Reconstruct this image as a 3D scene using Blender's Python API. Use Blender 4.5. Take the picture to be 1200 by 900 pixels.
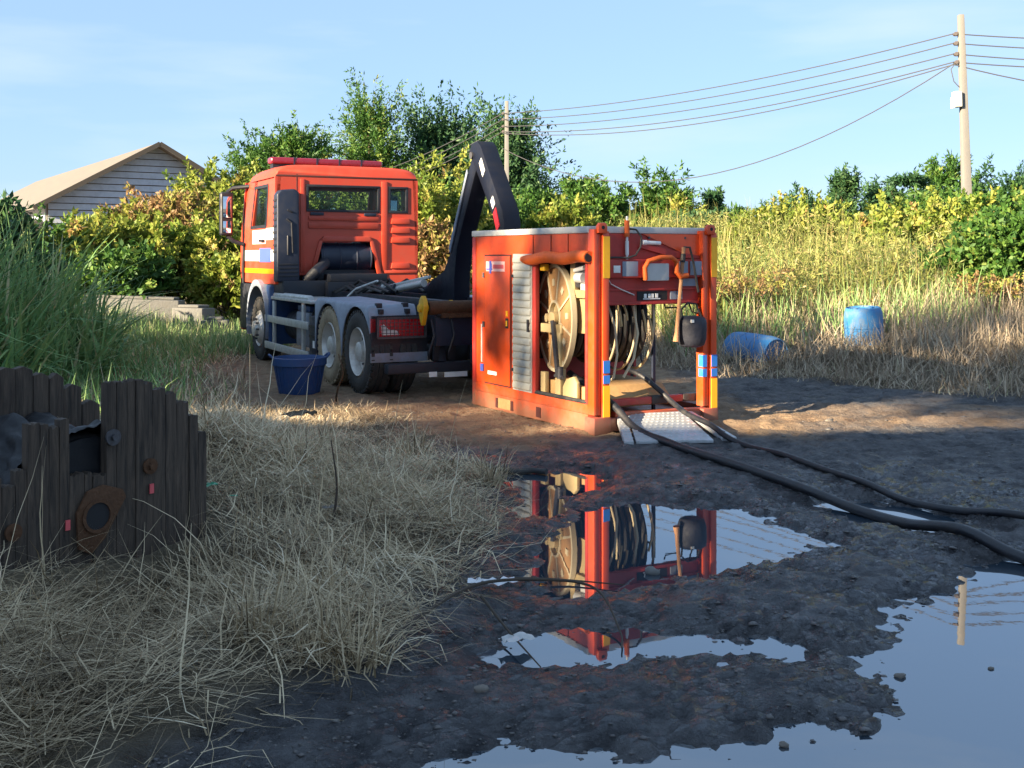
import bpy, bmesh, math, random
import numpy as np
from mathutils import Vector, Matrix

for o in list(bpy.data.objects): bpy.data.objects.remove(o)
SC = bpy.context.scene
COL = SC.collection
R = math.radians

# ------------------------------------------------------------------ camera
cam = bpy.data.cameras.new('camera'); camo = bpy.data.objects.new('camera', cam); COL.objects.link(camo)
camo.location = (0, 0, 1.72); camo.rotation_euler = (R(90), 0, 0)
cam.sensor_width = 36; cam.lens = 39.0; cam.shift_y = -0.1242; cam.clip_start = .05; cam.clip_end = 3000
SC.camera = camo

# ------------------------------------------------------------------ sky, sun, exposure
SUN_EL, SUN_AZ = R(18.0), math.atan2(-.79, -.62)          # low sun behind the camera, to the left
world = bpy.data.worlds.new('World'); SC.world = world; world.use_nodes = True
nt = world.node_tree; nt.nodes.clear()
out = nt.nodes.new('ShaderNodeOutputWorld'); bg = nt.nodes.new('ShaderNodeBackground')
sky = nt.nodes.new('ShaderNodeTexSky'); sky.sky_type = 'NISHITA'; sky.sun_disc = False
sky.sun_elevation = SUN_EL; sky.sun_rotation = SUN_AZ
sky.altitude = 0; sky.air_density = 1.0; sky.dust_density = 0.3; sky.ozone_density = 3.5
tcn = nt.nodes.new('ShaderNodeTexCoord'); mpn = nt.nodes.new('ShaderNodeMapping'); mpn.inputs['Scale'].default_value = (1.2, 1.2, 7)
nzn = nt.nodes.new('ShaderNodeTexNoise'); nzn.inputs['Scale'].default_value = 2.2; nzn.inputs['Detail'].default_value = 6
rpn = nt.nodes.new('ShaderNodeMapRange'); rpn.inputs[1].default_value = .48; rpn.inputs[2].default_value = .75; rpn.inputs[3].default_value = 0; rpn.inputs[4].default_value = .55
mxn = nt.nodes.new('ShaderNodeMix'); mxn.data_type = 'RGBA'; mxn.inputs['B'].default_value = (1.45, 2.12, 2.82, 1)
nt.links.new(tcn.outputs['Generated'], mpn.inputs['Vector']); nt.links.new(mpn.outputs[0], nzn.inputs['Vector'])
mxn.inputs['Factor'].default_value = .72                       # thin even haze over the clear sky
mx2 = nt.nodes.new('ShaderNodeMix'); mx2.data_type = 'RGBA'; mx2.inputs['B'].default_value = (2.7, 3.1, 3.5, 1)   # faint wisps of cloud
nt.links.new(nzn.outputs['Fac'], rpn.inputs[0]); nt.links.new(rpn.outputs[0], mx2.inputs['Factor'])
tn = nt.nodes.new('ShaderNodeMix'); tn.data_type = 'RGBA'; tn.blend_type = 'MULTIPLY'; tn.inputs['Factor'].default_value = 1; tn.inputs['B'].default_value = (.78, .80, 1.03, 1)
nt.links.new(sky.outputs[0], tn.inputs['A']); nt.links.new(tn.outputs['Result'], mxn.inputs['A']); nt.links.new(mxn.outputs['Result'], mx2.inputs['A']); nt.links.new(mx2.outputs['Result'], bg.inputs['Color'])
bg.inputs['Strength'].default_value = 0.067
nt.links.new(bg.outputs[0], out.inputs[0])
sl = bpy.data.lights.new('sun', 'SUN'); sl.energy = 5.0; sl.angle = R(.5); sl.color = (1, .82, .57)
so = bpy.data.objects.new('sun', sl); COL.objects.link(so)
sdir = Vector((math.sin(SUN_AZ) * math.cos(SUN_EL), math.cos(SUN_AZ) * math.cos(SUN_EL), math.sin(SUN_EL)))
so.rotation_euler = sdir.to_track_quat('Z', 'Y').to_euler(); so.location = (-30, -25, 20)
vs = SC.view_settings; vs.view_transform = 'Standard'; vs.look = 'None'; vs.exposure = 2.3; vs.gamma = 1.0; vs.use_curve_mapping = False

# ------------------------------------------------------------------ helpers
class MB:
    def __init__(s): s.v = []; s.f = []
    def add(s, v, f):
        n = len(s.v); s.v += [tuple(p) for p in v]; s.f += [tuple(i + n for i in q) for q in f]; return s
    def box(s, x0, x1, y0, y1, z0, z1):
        v = [(x, y, z) for z in (z0, z1) for y in (y0, y1) for x in (x0, x1)]
        return s.add(v, [(0, 2, 3, 1), (4, 5, 7, 6), (0, 1, 5, 4), (2, 6, 7, 3), (0, 4, 6, 2), (1, 3, 7, 5)])
    def bar(s, p0, p1, w, h, up=(0, 0, 1)):
        p0 = Vector(p0); p1 = Vector(p1); t = (p1 - p0).normalized(); a = t.cross(Vector(up))
        if a.length < 1e-4: a = t.cross(Vector((1, 0, 0)))
        a.normalize(); b = a.cross(t)
        v = [p + a * i * w / 2 + b * j * h / 2 for p in (p0, p1) for i, j in ((-1, -1), (1, -1), (1, 1), (-1, 1))]
        return s.add(v, [(3, 2, 1, 0), (4, 5, 6, 7)] + [(i, (i + 1) % 4, 4 + (i + 1) % 4, 4 + i) for i in range(4)])
    def tube(s, pts, r, n=8, caps=True):
        pts = [Vector(p) for p in pts]; m = len(pts)
        rs = r if isinstance(r, (list, tuple)) else [r] * m
        t = (pts[1] - pts[0]).normalized(); a = t.orthogonal().normalized(); v = []; f = []
        for i, p in enumerate(pts):
            t = (pts[min(i + 1, m - 1)] - pts[max(i - 1, 0)]).normalized()
            a = (a - t * a.dot(t)).normalized(); b = t.cross(a)
            v += [p + (a * math.cos(k * 2 * math.pi / n) + b * math.sin(k * 2 * math.pi / n)) * rs[i] for k in range(n)]
        for i in range(m - 1):
            f += [(i * n + k, i * n + (k + 1) % n, (i + 1) * n + (k + 1) % n, (i + 1) * n + k) for k in range(n)]
        if caps: f += [tuple(range(n))[::-1], tuple((m - 1) * n + k for k in range(n))]
        return s.add(v, f)
    def cyl(s, p0, p1, r0, r1=None, n=16): return s.tube([p0, p1], [r0, r0 if r1 is None else r1], n)
    def lathe(s, prof, o, axis, n=32, closed=False):
        o = Vector(o); ax = Vector(axis).normalized(); a = ax.orthogonal().normalized(); b = ax.cross(a)
        m = len(prof); v = []; f = []
        for k in range(n):
            c, sn = math.cos(k * 2 * math.pi / n), math.sin(k * 2 * math.pi / n)
            v += [o + ax * h + (a * c + b * sn) * r for r, h in prof]
        for k in range(n):
            k2 = (k + 1) % n
            for i in range(m if closed else m - 1):
                j = (i + 1) % m; f.append((k * m + i, k * m + j, k2 * m + j, k2 * m + i))
        return s.add(v, f)
    def prism(s, poly, fn, a, b):
        n = len(poly); v = [fn(u, w, a) for u, w in poly] + [fn(u, w, b) for u, w in poly]
        return s.add(v, [tuple(range(n)), tuple(range(2 * n - 1, n - 1, -1))] + [(i, n + i, n + (i + 1) % n, (i + 1) % n) for i in range(n)])
    def grid(s, P, keep, off):                       # P[i][j] front points, off(p) the back point
        ni, nj = len(P), len(P[0]); v = [Vector(P[i][j]) for i in range(ni) for j in range(nj)]
        w = [Vector(off(p)) for p in v]; n = len(v); f = []
        I = lambda i, j: i * nj + j
        K = lambda i, j: 0 <= i < ni - 1 and 0 <= j < nj - 1 and keep(i, j)
        for i in range(ni - 1):
            for j in range(nj - 1):
                if not K(i, j): continue
                q = (I(i, j), I(i, j + 1), I(i + 1, j + 1), I(i + 1, j)); f.append(q); f.append(tuple(n + k for k in q[::-1]))
                for (a, b), nb in (((q[0], q[1]), (i - 1, j)), ((q[1], q[2]), (i, j + 1)), ((q[2], q[3]), (i + 1, j)), ((q[3], q[0]), (i, j - 1))):
                    if not K(*nb): f.append((a, n + a, n + b, b))
        return s.add(v + w, f)
    def mesh(s, name, mat, bevel=0, angle=35, segs=2):
        bm = bmesh.new(); vv = [bm.verts.new(p) for p in s.v]
        for q in s.f:
            try: bm.faces.new([vv[i] for i in q])
            except ValueError: pass
        loose = [x for x in bm.verts if not x.link_faces]
        if loose: bmesh.ops.delete(bm, geom=loose, context='VERTS')
        bmesh.ops.recalc_face_normals(bm, faces=bm.faces)
        if bevel:
            ed = [e for e in bm.edges if len(e.link_faces) == 2 and e.calc_face_angle(0) > R(30)]
            bmesh.ops.bevel(bm, geom=ed, offset=bevel, segments=segs, profile=.6, affect='EDGES', clamp_overlap=True)
        me = bpy.data.meshes.new(name); bm.to_mesh(me); bm.free()
        me.polygons.foreach_set('use_smooth', [True] * len(me.polygons)); me.set_sharp_from_angle(angle=R(angle))
        me.materials.append(mat); return me
    def build(s, name, mat, parent=None, bevel=0, angle=35, segs=2, label=None):
        o = bpy.data.objects.new(name, s.mesh(name, mat, bevel, angle, segs)); COL.objects.link(o)
        if parent: o.parent = parent
        if label: o['label'] = label
        return o

def tag(o, label, cat, group=None, kind=None):
    if label: o['label'] = label
    if cat: o['category'] = cat
    if group: o['group'] = group
    if kind: o['kind'] = kind
    return o
def empty(name, loc, rz, label, cat, group=None):
    o = bpy.data.objects.new(name, None); COL.objects.link(o); o.location = loc; o.rotation_euler = (0, 0, rz); o.empty_display_size = .2
    return tag(o, label, cat, group)
def inst(name, me, parent=None, loc=(0, 0, 0), rot=(0, 0, 0), scale=(1, 1, 1)):
    o = bpy.data.objects.new(name, me); COL.objects.link(o); o.location = loc; o.rotation_euler = rot; o.scale = scale
    if parent: o.parent = parent
    return o
def raw_mesh(name, V, F, mat, tint=None, smooth=False):
    """V (n,3), F (m,k) constant k"""
    V = np.asarray(V, np.float32); F = np.asarray(F, np.int32); m, k = F.shape
    me = bpy.data.meshes.new(name); me.vertices.add(len(V)); me.vertices.foreach_set('co', V.ravel())
    me.loops.add(m * k); me.loops.foreach_set('vertex_index', F.ravel())
    me.polygons.add(m); me.polygons.foreach_set('loop_start', np.arange(0, m * k, k, dtype=np.int32))
    me.polygons.foreach_set('use_smooth', np.full(m, smooth))
    if tint is not None:
        a = me.attributes.new('tint', 'FLOAT', 'POINT'); a.data.foreach_set('value', np.asarray(tint, np.float32))
    me.update(calc_edges=True); me.validate(); me.materials.append(mat); return me

# ------------------------------------------------------------------ materials
def new_mat(name):
    m = bpy.data.materials.new(name); m.use_nodes = True; n = m.node_tree.nodes
    return m, n, m.node_tree.links, n['Principled BSDF']
def mat(name, col, rough=.5, metal=0, dirt=0, dirtcol=(.16, .11, .07), scale=3, bump=0, bscale=30, spec=.5, var=.12, coat=0, splash=None):
    m, N, L, P = new_mat(name)
    tc = N.new('ShaderNodeTexCoord')
    nz = N.new('ShaderNodeTexNoise'); nz.inputs['Scale'].default_value = scale; nz.inputs['Detail'].default_value = 8; nz.inputs['Roughness'].default_value = .65
    L.new(tc.outputs['Object'], nz.inputs['Vector'])
    mx = N.new('ShaderNodeMix'); mx.data_type = 'RGBA'; mx.blend_type = 'MIX'
    mx.inputs['A'].default_value = tuple(c * (1 - var) for c in col) + (1,); mx.inputs['B'].default_value = tuple(min(1, c * (1 + var)) for c in col) + (1,)
    L.new(nz.outputs['Fac'], mx.inputs['Factor']); last = mx.outputs['Result']
    if dirt:
        n2 = N.new('ShaderNodeTexNoise'); n2.inputs['Scale'].default_value = scale * 2.3; n2.inputs['Detail'].default_value = 10; n2.inputs['Roughness'].default_value = .7
        L.new(tc.outputs['Object'], n2.inputs['Vector'])
        r = N.new('ShaderNodeMapRange'); r.inputs[1].default_value = .45; r.inputs[2].default_value = .75; r.inputs[3].default_value = 0; r.inputs[4].default_value = dirt
        L.new(n2.outputs['Fac'], r.inputs[0])
        m2 = N.new('ShaderNodeMix'); m2.data_type = 'RGBA'; m2.inputs['B'].default_value = dirtcol + (1,)
        L.new(r.outputs[0], m2.inputs['Factor']); L.new(last, m2.inputs['A']); last = m2.outputs['Result']
        r2 = N.new('ShaderNodeMapRange'); r2.inputs[3].default_value = rough; r2.inputs[4].default_value = min(1, rough + .35); r2.inputs[1].default_value = .4; r2.inputs[2].default_value = .75
        L.new(n2.outputs['Fac'], r2.inputs[0]); L.new(r2.outputs[0], P.inputs['Roughness'])
    else: P.inputs['Roughness'].default_value = rough
    if splash:                                   # dried mud thrown up from the ground
        sx = N.new('ShaderNodeSeparateXYZ'); L.new(tc.outputs['Object'], sx.inputs[0])
        n3 = N.new('ShaderNodeTexNoise'); n3.inputs['Scale'].default_value = 9; n3.inputs['Detail'].default_value = 8; n3.inputs['Roughness'].default_value = .75; L.new(tc.outputs['Object'], n3.inputs['Vector'])
        ad = N.new('ShaderNodeMath'); ad.operation = 'MULTIPLY_ADD'; L.new(n3.outputs['Fac'], ad.inputs[0]); ad.inputs[1].default_value = -1.1 * splash; L.new(sx.outputs['Z'], ad.inputs[2])
        r3 = N.new('ShaderNodeMapRange'); r3.inputs[1].default_value = -.35 * splash; r3.inputs[2].default_value = .25 * splash; r3.inputs[3].default_value = .75; r3.inputs[4].default_value = 0; L.new(ad.outputs[0], r3.inputs[0])
        m3 = N.new('ShaderNodeMix'); m3.data_type = 'RGBA'; m3.inputs['B'].default_value = (.17, .115, .075, 1); L.new(r3.outputs[0], m3.inputs['Factor']); L.new(last, m3.inputs['A']); last = m3.outputs['Result']
    L.new(last, P.inputs['Base Color']); P.inputs['Metallic'].default_value = metal; P.inputs['Specular IOR Level'].default_value = spec
    if coat: P.inputs['Coat Weight'].default_value = coat; P.inputs['Coat Roughness'].default_value = .1
    if bump:
        nb = N.new('ShaderNodeTexNoise'); nb.inputs['Scale'].default_value = bscale; nb.inputs['Detail'].default_value = 6
        L.new(tc.outputs['Object'], nb.inputs['Vector']); b = N.new('ShaderNodeBump'); b.inputs['Strength'].default_value = bump; b.inputs['Distance'].default_value = .02
        L.new(nb.outputs['Fac'], b.inputs['Height']); L.new(b.outputs[0], P.inputs['Normal'])
    return m
def leaf_mat(name, stops, trans=.35, rough=.55):
    m, N, L, P = new_mat(name)
    at = N.new('ShaderNodeAttribute'); at.attribute_name = 'tint'
    cr = N.new('ShaderNodeValToRGB'); e = cr.color_ramp.elements
    while len(e) < len(stops): e.new(.5)
    for i, (p, c) in enumerate(stops): e[i].position = p; e[i].color = c + (1,)
    L.new(at.outputs['Fac'], cr.inputs['Fac']); L.new(cr.outputs['Color'], P.inputs['Base Color']); P.inputs['Roughness'].default_value = rough
    P.inputs['Specular IOR Level'].default_value = .3
    t = N.new('ShaderNodeBsdfTranslucent'); L.new(cr.outputs['Color'], t.inputs['Color'])
    mx = N.new('ShaderNodeMixShader'); mx.inputs[0].default_value = trans
    L.new(P.outputs[0], mx.inputs[1]); L.new(t.outputs[0], mx.inputs[2]); L.new(mx.outputs[0], N['Material Output'].inputs[0])
    return m
def wood_mat(name, c1, c2, scale=(9, 9, .8), rough=.85):
    m, N, L, P = new_mat(name); tc = N.new('ShaderNodeTexCoord'); mp = N.new('ShaderNodeMapping'); mp.inputs['Scale'].default_value = scale
    inf = N.new('ShaderNodeObjectInfo'); ad = N.new('ShaderNodeVectorMath'); ad.operation = 'ADD'
    L.new(tc.outputs['Object'], ad.inputs[0]); L.new(inf.outputs['Random'], ad.inputs[1]); L.new(ad.outputs[0], mp.inputs['Vector'])
    nz = N.new('ShaderNodeTexNoise'); nz.inputs['Scale'].default_value = 4; nz.inputs['Detail'].default_value = 9; nz.inputs['Roughness'].default_value = .7; nz.inputs['Distortion'].default_value = .6
    L.new(mp.outputs[0], nz.inputs['Vector']); cr = N.new('ShaderNodeValToRGB'); cr.color_ramp.elements[0].position = .3; cr.color_ramp.elements[1].position = .75
    cr.color_ramp.elements[0].color = c1 + (1,); cr.color_ramp.elements[1].color = c2 + (1,)
    L.new(nz.outputs['Fac'], cr.inputs['Fac']); L.new(cr.outputs['Color'], P.inputs['Base Color']); P.inputs['Roughness'].default_value = rough
    b = N.new('ShaderNodeBump'); b.inputs['Strength'].default_value = .8; b.inputs['Distance'].default_value = .015; L.new(nz.outputs['Fac'], b.inputs['Height']); L.new(b.outputs[0], P.inputs['Normal'])
    return m
def glass_mat(name, tint=(.75, .85, .85), f=.82):
    m, N, L, P = new_mat(name); t = N.new('ShaderNodeBsdfTransparent'); t.inputs['Color'].default_value = tint + (1,)
    P.inputs['Base Color'].default_value = (.02, .03, .035, 1); P.inputs['Roughness'].default_value = .04
    mx = N.new('ShaderNodeMixShader'); mx.inputs[0].default_value = f
    L.new(P.outputs[0], mx.inputs[1]); L.new(t.outputs[0], mx.inputs[2]); L.new(mx.outputs[0], N['Material Output'].inputs[0]); return m

M = dict(
    orange=mat('orange_paint', (.60, .062, .008), .36, 0, .40, (.26, .075, .035), 2.2, coat=.2, splash=.38),
    cab=mat('cab_paint', (.45, .044, .016), .45, 0, .35, (.24, .075, .05), 2.0, coat=.2),
    red=mat('red_frame_paint', (.38, .024, .018), .45, 0, .4, (.16, .06, .04), 3, splash=.42),
    tarp=mat('orange_tarp', (.62, .10, .010), .55, 0, .2, (.4, .12, .03), 6, .25, 18),
    yellow=mat('yellow_reflective', (.85, .42, .01), .4, 0, .25, (.35, .2, .05), 5),
    blue=mat('blue_reflective', (.02, .16, .55), .4, 0, .2, (.2, .2, .25), 5),
    silver=mat('aluminium', (.58, .59, .58), .42, .7, .45, (.3, .27, .22), 5),
    slat=mat('shutter_aluminium', (.42, .42, .38), .45, .4, .4, (.25, .23, .18), 5),
    roofgrey=mat('roof_trim_grey', (.50, .50, .49), .55, .1, .3, (.3, .28, .24), 4),
    plate=mat('tread_plate', (.46, .48, .50), .40, .35, .5, (.25, .22, .18), 5),
    cream=mat('cream_paint', (.44, .33, .16), .5, 0, .3, (.35, .25, .13), 5),
    tan=mat('tan_reel', (.32, .175, .07), .6, 0, .55, (.22, .11, .04), 5, .15, 25),
    rim=mat('reel_rim', (.50, .42, .27), .5, 0, .2, (.4, .3, .18), 5),
    ply=mat('plywood', (.36, .21, .085), .7, 0, .5, (.2, .12, .05), 5, .2, 20),
    rubber=mat('black_rubber', (.018, .018, .019), .5, 0, .5, (.07, .055, .04), 4, .2, 40),
    hose=mat('hose_rubber', (.010, .012, .018), .40, 0, .55, (.06, .05, .042), 3.2, .15, 60),
    tyre=mat('tyre_rubber', (.028, .028, .028), .75, 0, .7, (.10, .085, .065), 4, .4, 35),
    tyredust=mat('dusty_tyre', (.30, .235, .15), .85, 0, .7, (.06, .05, .04), 5, .4, 35),
    rimsteel=mat('rim_steel', (.60, .58, .54), .4, .4, .5, (.25, .2, .14), 5),
    black=mat('black_plastic', (.009, .010, .016), .45, 0, .3, (.025, .025, .03), 4),
    navy=mat('navy_plastic', (.009, .014, .032), .42, 0, .3, (.025, .03, .045), 4),
    arm=mat('arm_paint', (.005, .007, .016), .45, 0, .2, (.015, .017, .024), 3, spec=.25),
    fender=mat('grey_fender', (.21, .25, .32), .45, 0, .45, (.18, .16, .13), 3, splash=.8),
    chassis=mat('chassis_paint', (.010, .013, .022), .5, 0, .5, (.035, .032, .03), 4),
    tail=mat('tail_lamp', (.55, .012, .02), .2, 0, .1),
    white=mat('white_plate', (.75, .75, .73), .5, 0, .3, (.4, .36, .3), 6),
    amber=mat('amber', (.8, .25, .01), .3),
    lightbar=mat('light_bar_red', (.17, .006, .020), .18, 0, .15, (.2, .06, .06), 5, coat=.4),
    yplas=mat('yellow_plastic', (.60, .34, .01), .4, 0, .35, (.3, .18, .03), 8),
    bucket=mat('blue_bucket', (.010, .045, .15), .45, 0, .5, (.06, .08, .11), 7),
    drum=mat('blue_drum', (.03, .17, .40), .5, 0, .75, (.22, .24, .24), 3.5),
    gasket=mat('gasket', (.06, .012, .01), .7),
    dark=mat('dark_void', (.012, .012, .014), .8),
    glass=glass_mat('window_glass'), mirror=mat('mirror', (.6, .65, .7), .05, 1),
    stickred=mat('sticker_red', (.6, .09, .10), .5), stickpink=mat('sticker_pink', (.75, .45, .42), .5), stickblue=mat('sticker_blue', (.06, .10, .45), .5),
    concrete=mat('concrete', (.135, .135, .13), .85, 0, .6, (.14, .13, .11), 4, .4, 25),
    polec=mat('pole_concrete', (.165, .16, .155), .85, 0, .5, (.22, .2, .16), 3, .2, 20),
    wire=mat('wire', (.05, .05, .055), .6), insul=mat('insulator', (.12, .10, .09), .3), metalbox=mat('meter_box', (.55, .55, .5), .5, .2, .4),
    roof=mat('shed_roof', (.15, .13, .112), .7, 0, .5, (.25, .2, .15), 1.2), siding=mat('shed_siding', (.46, .50, .58), .7, 0, .4, (.18, .18, .2), 1.5),
    timber=mat('shed_timber', (.09, .075, .06), .8), bark=mat('bark', (.11, .08, .055), .9, 0, .5, (.05, .04, .03), 6, .6, 18),
    wood=wood_mat('weathered_wood', (.010, .008, .007), (.125, .088, .062)), stick=wood_mat('wood_handle', (.28, .13, .06), (.50, .27, .14), (14, 14, 2)),
    rust=mat('rust', (.10, .045, .02), .8, .2, .5, (.03, .02, .015), 12, .4, 60), steel=mat('bolt_steel', (.10, .10, .11), .5, .7, .5, (.08, .05, .03), 12),
    sheet=mat('black_sheet', (.010, .011, .014), .5, 0, .5, (.035, .032, .03), 6, .3, 14, .3),
    stone=mat('stone', (.16, .14, .12), .85, 0, .5, (.06, .05, .04), 8, .4, 30), litter=mat('litter_white', (.7, .7, .72), .45, 0, .3, (.3, .27, .22), 9), green=mat('green_glass', (.01, .22, .10), .2),
    twig=mat('twig', (.05, .036, .025), .85, 0, .4, (.10, .08, .06), 9), bag=mat('black_bag', (.014, .016, .028), .6, 0, .3, (.04, .04, .05), 8, .4, 20),
    straw=leaf_mat('dry_straw', [(0, (.085, .060, .035)), (.25, (.27, .20, .115)), (.55, (.53, .42, .265)), (.85, (.68, .56, .37)), (1, (.78, .68, .50))], .08, .7),
    greengrass=leaf_mat('green_grass', [(0, (.075, .165, .055)), (.5, (.18, .32, .11)), (.8, (.30, .40, .15)), (1, (.52, .48, .28))], .22),
    reed=leaf_mat('yellow_reeds', [(0, (.10, .13, .035)), (.4, (.21, .235, .065)), (.75, (.31, .285, .10)), (1, (.40, .31, .16))], .28),
    deadveg=leaf_mat('dead_weeds', [(0, (.20, .15, .105)), (.5, (.43, .345, .245)), (.85, (.56, .47, .34)), (1, (.28, .31, .13))], .12, .7),
    lf_yellow=leaf_mat('leaf_yellow_green', [(0, (.09, .155, .020)), (.4, (.19, .245, .040)), (.75, (.30, .31, .06)), (.92, (.38, .34, .085)), (1, (.32, .21, .08))], .35),
    lf_mid=leaf_mat('leaf_mid_green', [(0, (.030, .085, .018)), (.5, (.060, .14, .024)), (.85, (.12, .20, .035)), (1, (.20, .23, .05))], .3),
    lf_dark=leaf_mat('leaf_dark_green', [(0, (.020, .062, .026)), (.5, (.042, .105, .040)), (.85, (.075, .15, .05)), (1, (.11, .18, .05))], .3),
    lf_brown=leaf_mat('leaf_dry_brown', [(0, (.15, .085, .045)), (.35, (.29, .18, .085)), (.6, (.25, .24, .06)), (1, (.30, .32, .07))], .3),
)

# ------------------------------------------------------------------ numpy noise
_rt = np.random.default_rng(7).random((256, 256))
def vnoise(x, y):
    xi = np.floor(x).astype(int); yi = np.floor(y).astype(int); fx = x - xi; fy = y - yi
    fx = fx * fx * (3 - 2 * fx); fy = fy * fy * (3 - 2 * fy); g = lambda a, b: _rt[a & 255, b & 255]
    return (g(xi, yi) * (1 - fx) + g(xi + 1, yi) * fx) * (1 - fy) + (g(xi, yi + 1) * (1 - fx) + g(xi + 1, yi + 1) * fx) * fy
def fbm(x, y, o=4, g=.5):
    s = 0; a = 1; t = 0
    for i in range(o): s = s + a * (vnoise(x + 17.3 * i, y - 9.1 * i) - .5); t += a; a *= g; x = x * 2.03; y = y * 2.03
    return s / t * 2
sstep = lambda a, b, x: (lambda t: t * t * (3 - 2 * t))(np.clip((x - a) / (b - a), 0, 1))

# ------------------------------------------------------------------ terrain
PUD = [
    [(9, 7.6), (4.4, 6.9), (2.92, 6.36), (2.67, 6.14), (2.3, 5.78), (1.97, 5.3), (1.63, 4.95), (1.53, 4.77), (1.63, 4.62), (1.68, 4.48), (1.58, 4.27), (1.3, 4.11), (1.02, 4.04), (.76, 3.94), (.5, 3.84), (.2, 3.9), (0, 3.88), (-.29, 3.84), (-.5, 3.6), (-.2, 2.6), (3, 2.2), (9, 3)],
    [(.2, 6.41), (.36, 7.24), (.54, 7.74), (.97, 7.87), (1.51, 7.6), (1.68, 7.28), (1.87, 6.8), (1.5, 6.48), (1.1, 6.17), (.91, 6.17), (.54, 5.88), (.27, 5.82)],
    [(0, 8.63), (.14, 9.05), (.63, 9.05), (.63, 8.63), (.36, 8.2), (.30, 7.48), (.06, 7.48)],
    [(-.05, 4.90), (.16, 5.14), (.4, 5.2), (.69, 5.06), (1.22, 5.02), (1.25, 4.95), (.85, 4.92), (.43, 4.86), (.02, 4.83)],
    [(2.2, 7.9), (2.5, 8.05), (2.9, 7.4), (2.75, 7.2), (2.3, 7.5)],
]
def sdist(X, Y, poly):
    P = np.array(poly); D = np.full(X.shape, 1e9); ins = np.zeros(X.shape, bool); n = len(P)
    for i in range(n):
        ax, ay = P[i]; bx, by = P[(i + 1) % n]; ex, ey = bx - ax, by - ay
        t = np.clip(((X - ax) * ex + (Y - ay) * ey) / (ex * ex + ey * ey), 0, 1)
        D = np.minimum(D, np.hypot(X - ax - t * ex, Y - ay - t * ey))
        if ay != by: ins ^= ((ay > Y) != (by > Y)) & (X < (bx - ax) * (Y - ay) / (by - ay) + ax)
    return np.where(ins, D, -D)
EY = [0, 3.73, 4.07, 4.57, 5.09, 5.75, 7.0, 8.6, 10.2, 11.8, 13.2, 16]; EX = [-1.4, -1.05, -.85, -.6, -.39, -.22, -.05, -.12, -.6, -1.2, -2.1, -4.2]
def edge_in(X, Y): return np.interp(Y, EY, EX) - X                   # >0 inside the dead grass on the left
RX = [2.4, 2.8, 4.0, 4.8, 5.8, 8, 12]; RY = [16.6, 15.6, 14.7, 13.8, 12.8, 11, 9]
def bank_in(X, Y): return Y - np.interp(X, RX, RY)                   # >0 beyond the verge on the right
def terrain(X, Y, full=False):
    X = np.asarray(X, float); Y = np.asarray(Y, float)
    near = (X > -3) & (X < 10) & (Y > 1.5) & (Y < 10)
    sd = np.full(X.shape, -9.)
    if near.any():
        a = sd[near]
        for p in PUD: a = np.maximum(a, sdist(X[near], Y[near], p))
        sd[near] = a
    ein = edge_in(X, Y); mound = sstep(-.05, 1.0, ein) * (1 - .75 * sstep(7.6, 9.8, Y) * sstep(-2.6, -1.6, X)) * (1 - sstep(9.5, 12.2, Y)) * sstep(-9, -4, X)
    mudz = 1 - sstep(0, .5, ein)
    z = .030 + mudz * (.018 * fbm(X * 2.2, Y * 2.2) + .020 * np.abs(fbm(X * 4.6 + 3, Y * 4.6, 3)) + .026 * fbm(X * 9, Y * 9, 3, .75) + .011 * fbm(X * 23 + 2, Y * 17, 2)) * (1 - sstep(14, 25, Y))
    z = z - .03 * sstep(-1.3, -.1, sd) - .130 * sstep(-.42, .42, sd + .16 * fbm(X * 3.1 + 5, Y * 3.1, 4, .6)) * (1 + .3 * sstep(.3, .8, sd))
    z = z + .030 * np.exp(-(np.minimum(np.abs(sd), 3) / .30) ** 2) * mudz * fbm(X * 13 + 7, Y * 10, 3, .7)
    ruts = sstep(9.2, 11, Y) * (1 - sstep(15, 20, Y)) * sstep(.6, 2.5, X)
    z = z + ruts * .075 * fbm(X * .5 + 3, Y * 2.6 + X * .3, 3) + sstep(9, 10, Y) * (1 - sstep(16, 22, Y)) * .012 * fbm(X * 5, Y * 5)
    z = z + mound * (.09 + .09 * fbm(X * 1.3 + 8, Y * 1.3, 3) + .15 * sstep(.8, 2.2, ein)) - .16 * np.exp(-((X + 1.75) ** 2 / .25 + (Y - 5.35) ** 2 / .3)) + .05 * sstep(0, .5, ein) * fbm(X * 4, Y * 4, 3)
    z = z + .20 * np.exp(-((X + 2.15) ** 2 / .22 + (Y - 8.5) ** 2 / 1.0))
    bi = bank_in(X, Y) * sstep(1.6, 2.8, X)
    z = z + .42 * sstep(.2, 5.5, bi) + .9 * sstep(5, 13, bi) + .06 * sstep(0, 1, bi) * fbm(X * 1.7, Y * 1.7, 3)
    lb = sstep(5.2, 8.5, -X) * sstep(9, 13, Y); z = z + .35 * lb
    z = z * (1 - sstep(60, 120, np.hypot(X, Y)))
    return (z, sd, ein, bi) if full else z
def zt(x, y): return float(terrain(np.array([x]), np.array([y]))[0])
def ramp_axis(*segs):
    a = []
    for s, e, st in segs: a += list(np.arange(s, e, st))
    return np.array(a + [segs[-1][1]])
gx = ramp_axis((-900, -100, 100), (-100, -20, 10), (-20, -6, 1.0), (-6, -2.4, .12), (-2.4, 4.6, .034), (4.6, 9, .10), (9, 20, 1), (20, 100, 10), (100, 900, 100))
gy = ramp_axis((-300, -40, 40), (-40, 0, 5), (0, 3, .3), (3, 7, .028), (7, 11, .04), (11, 16, .08), (16, 30, .5), (30, 100, 5), (100, 1500, 100))
GX, GY = np.meshgrid(gx, gy); Z, SD, EIN, BI = terrain(GX, GY, True)
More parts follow.
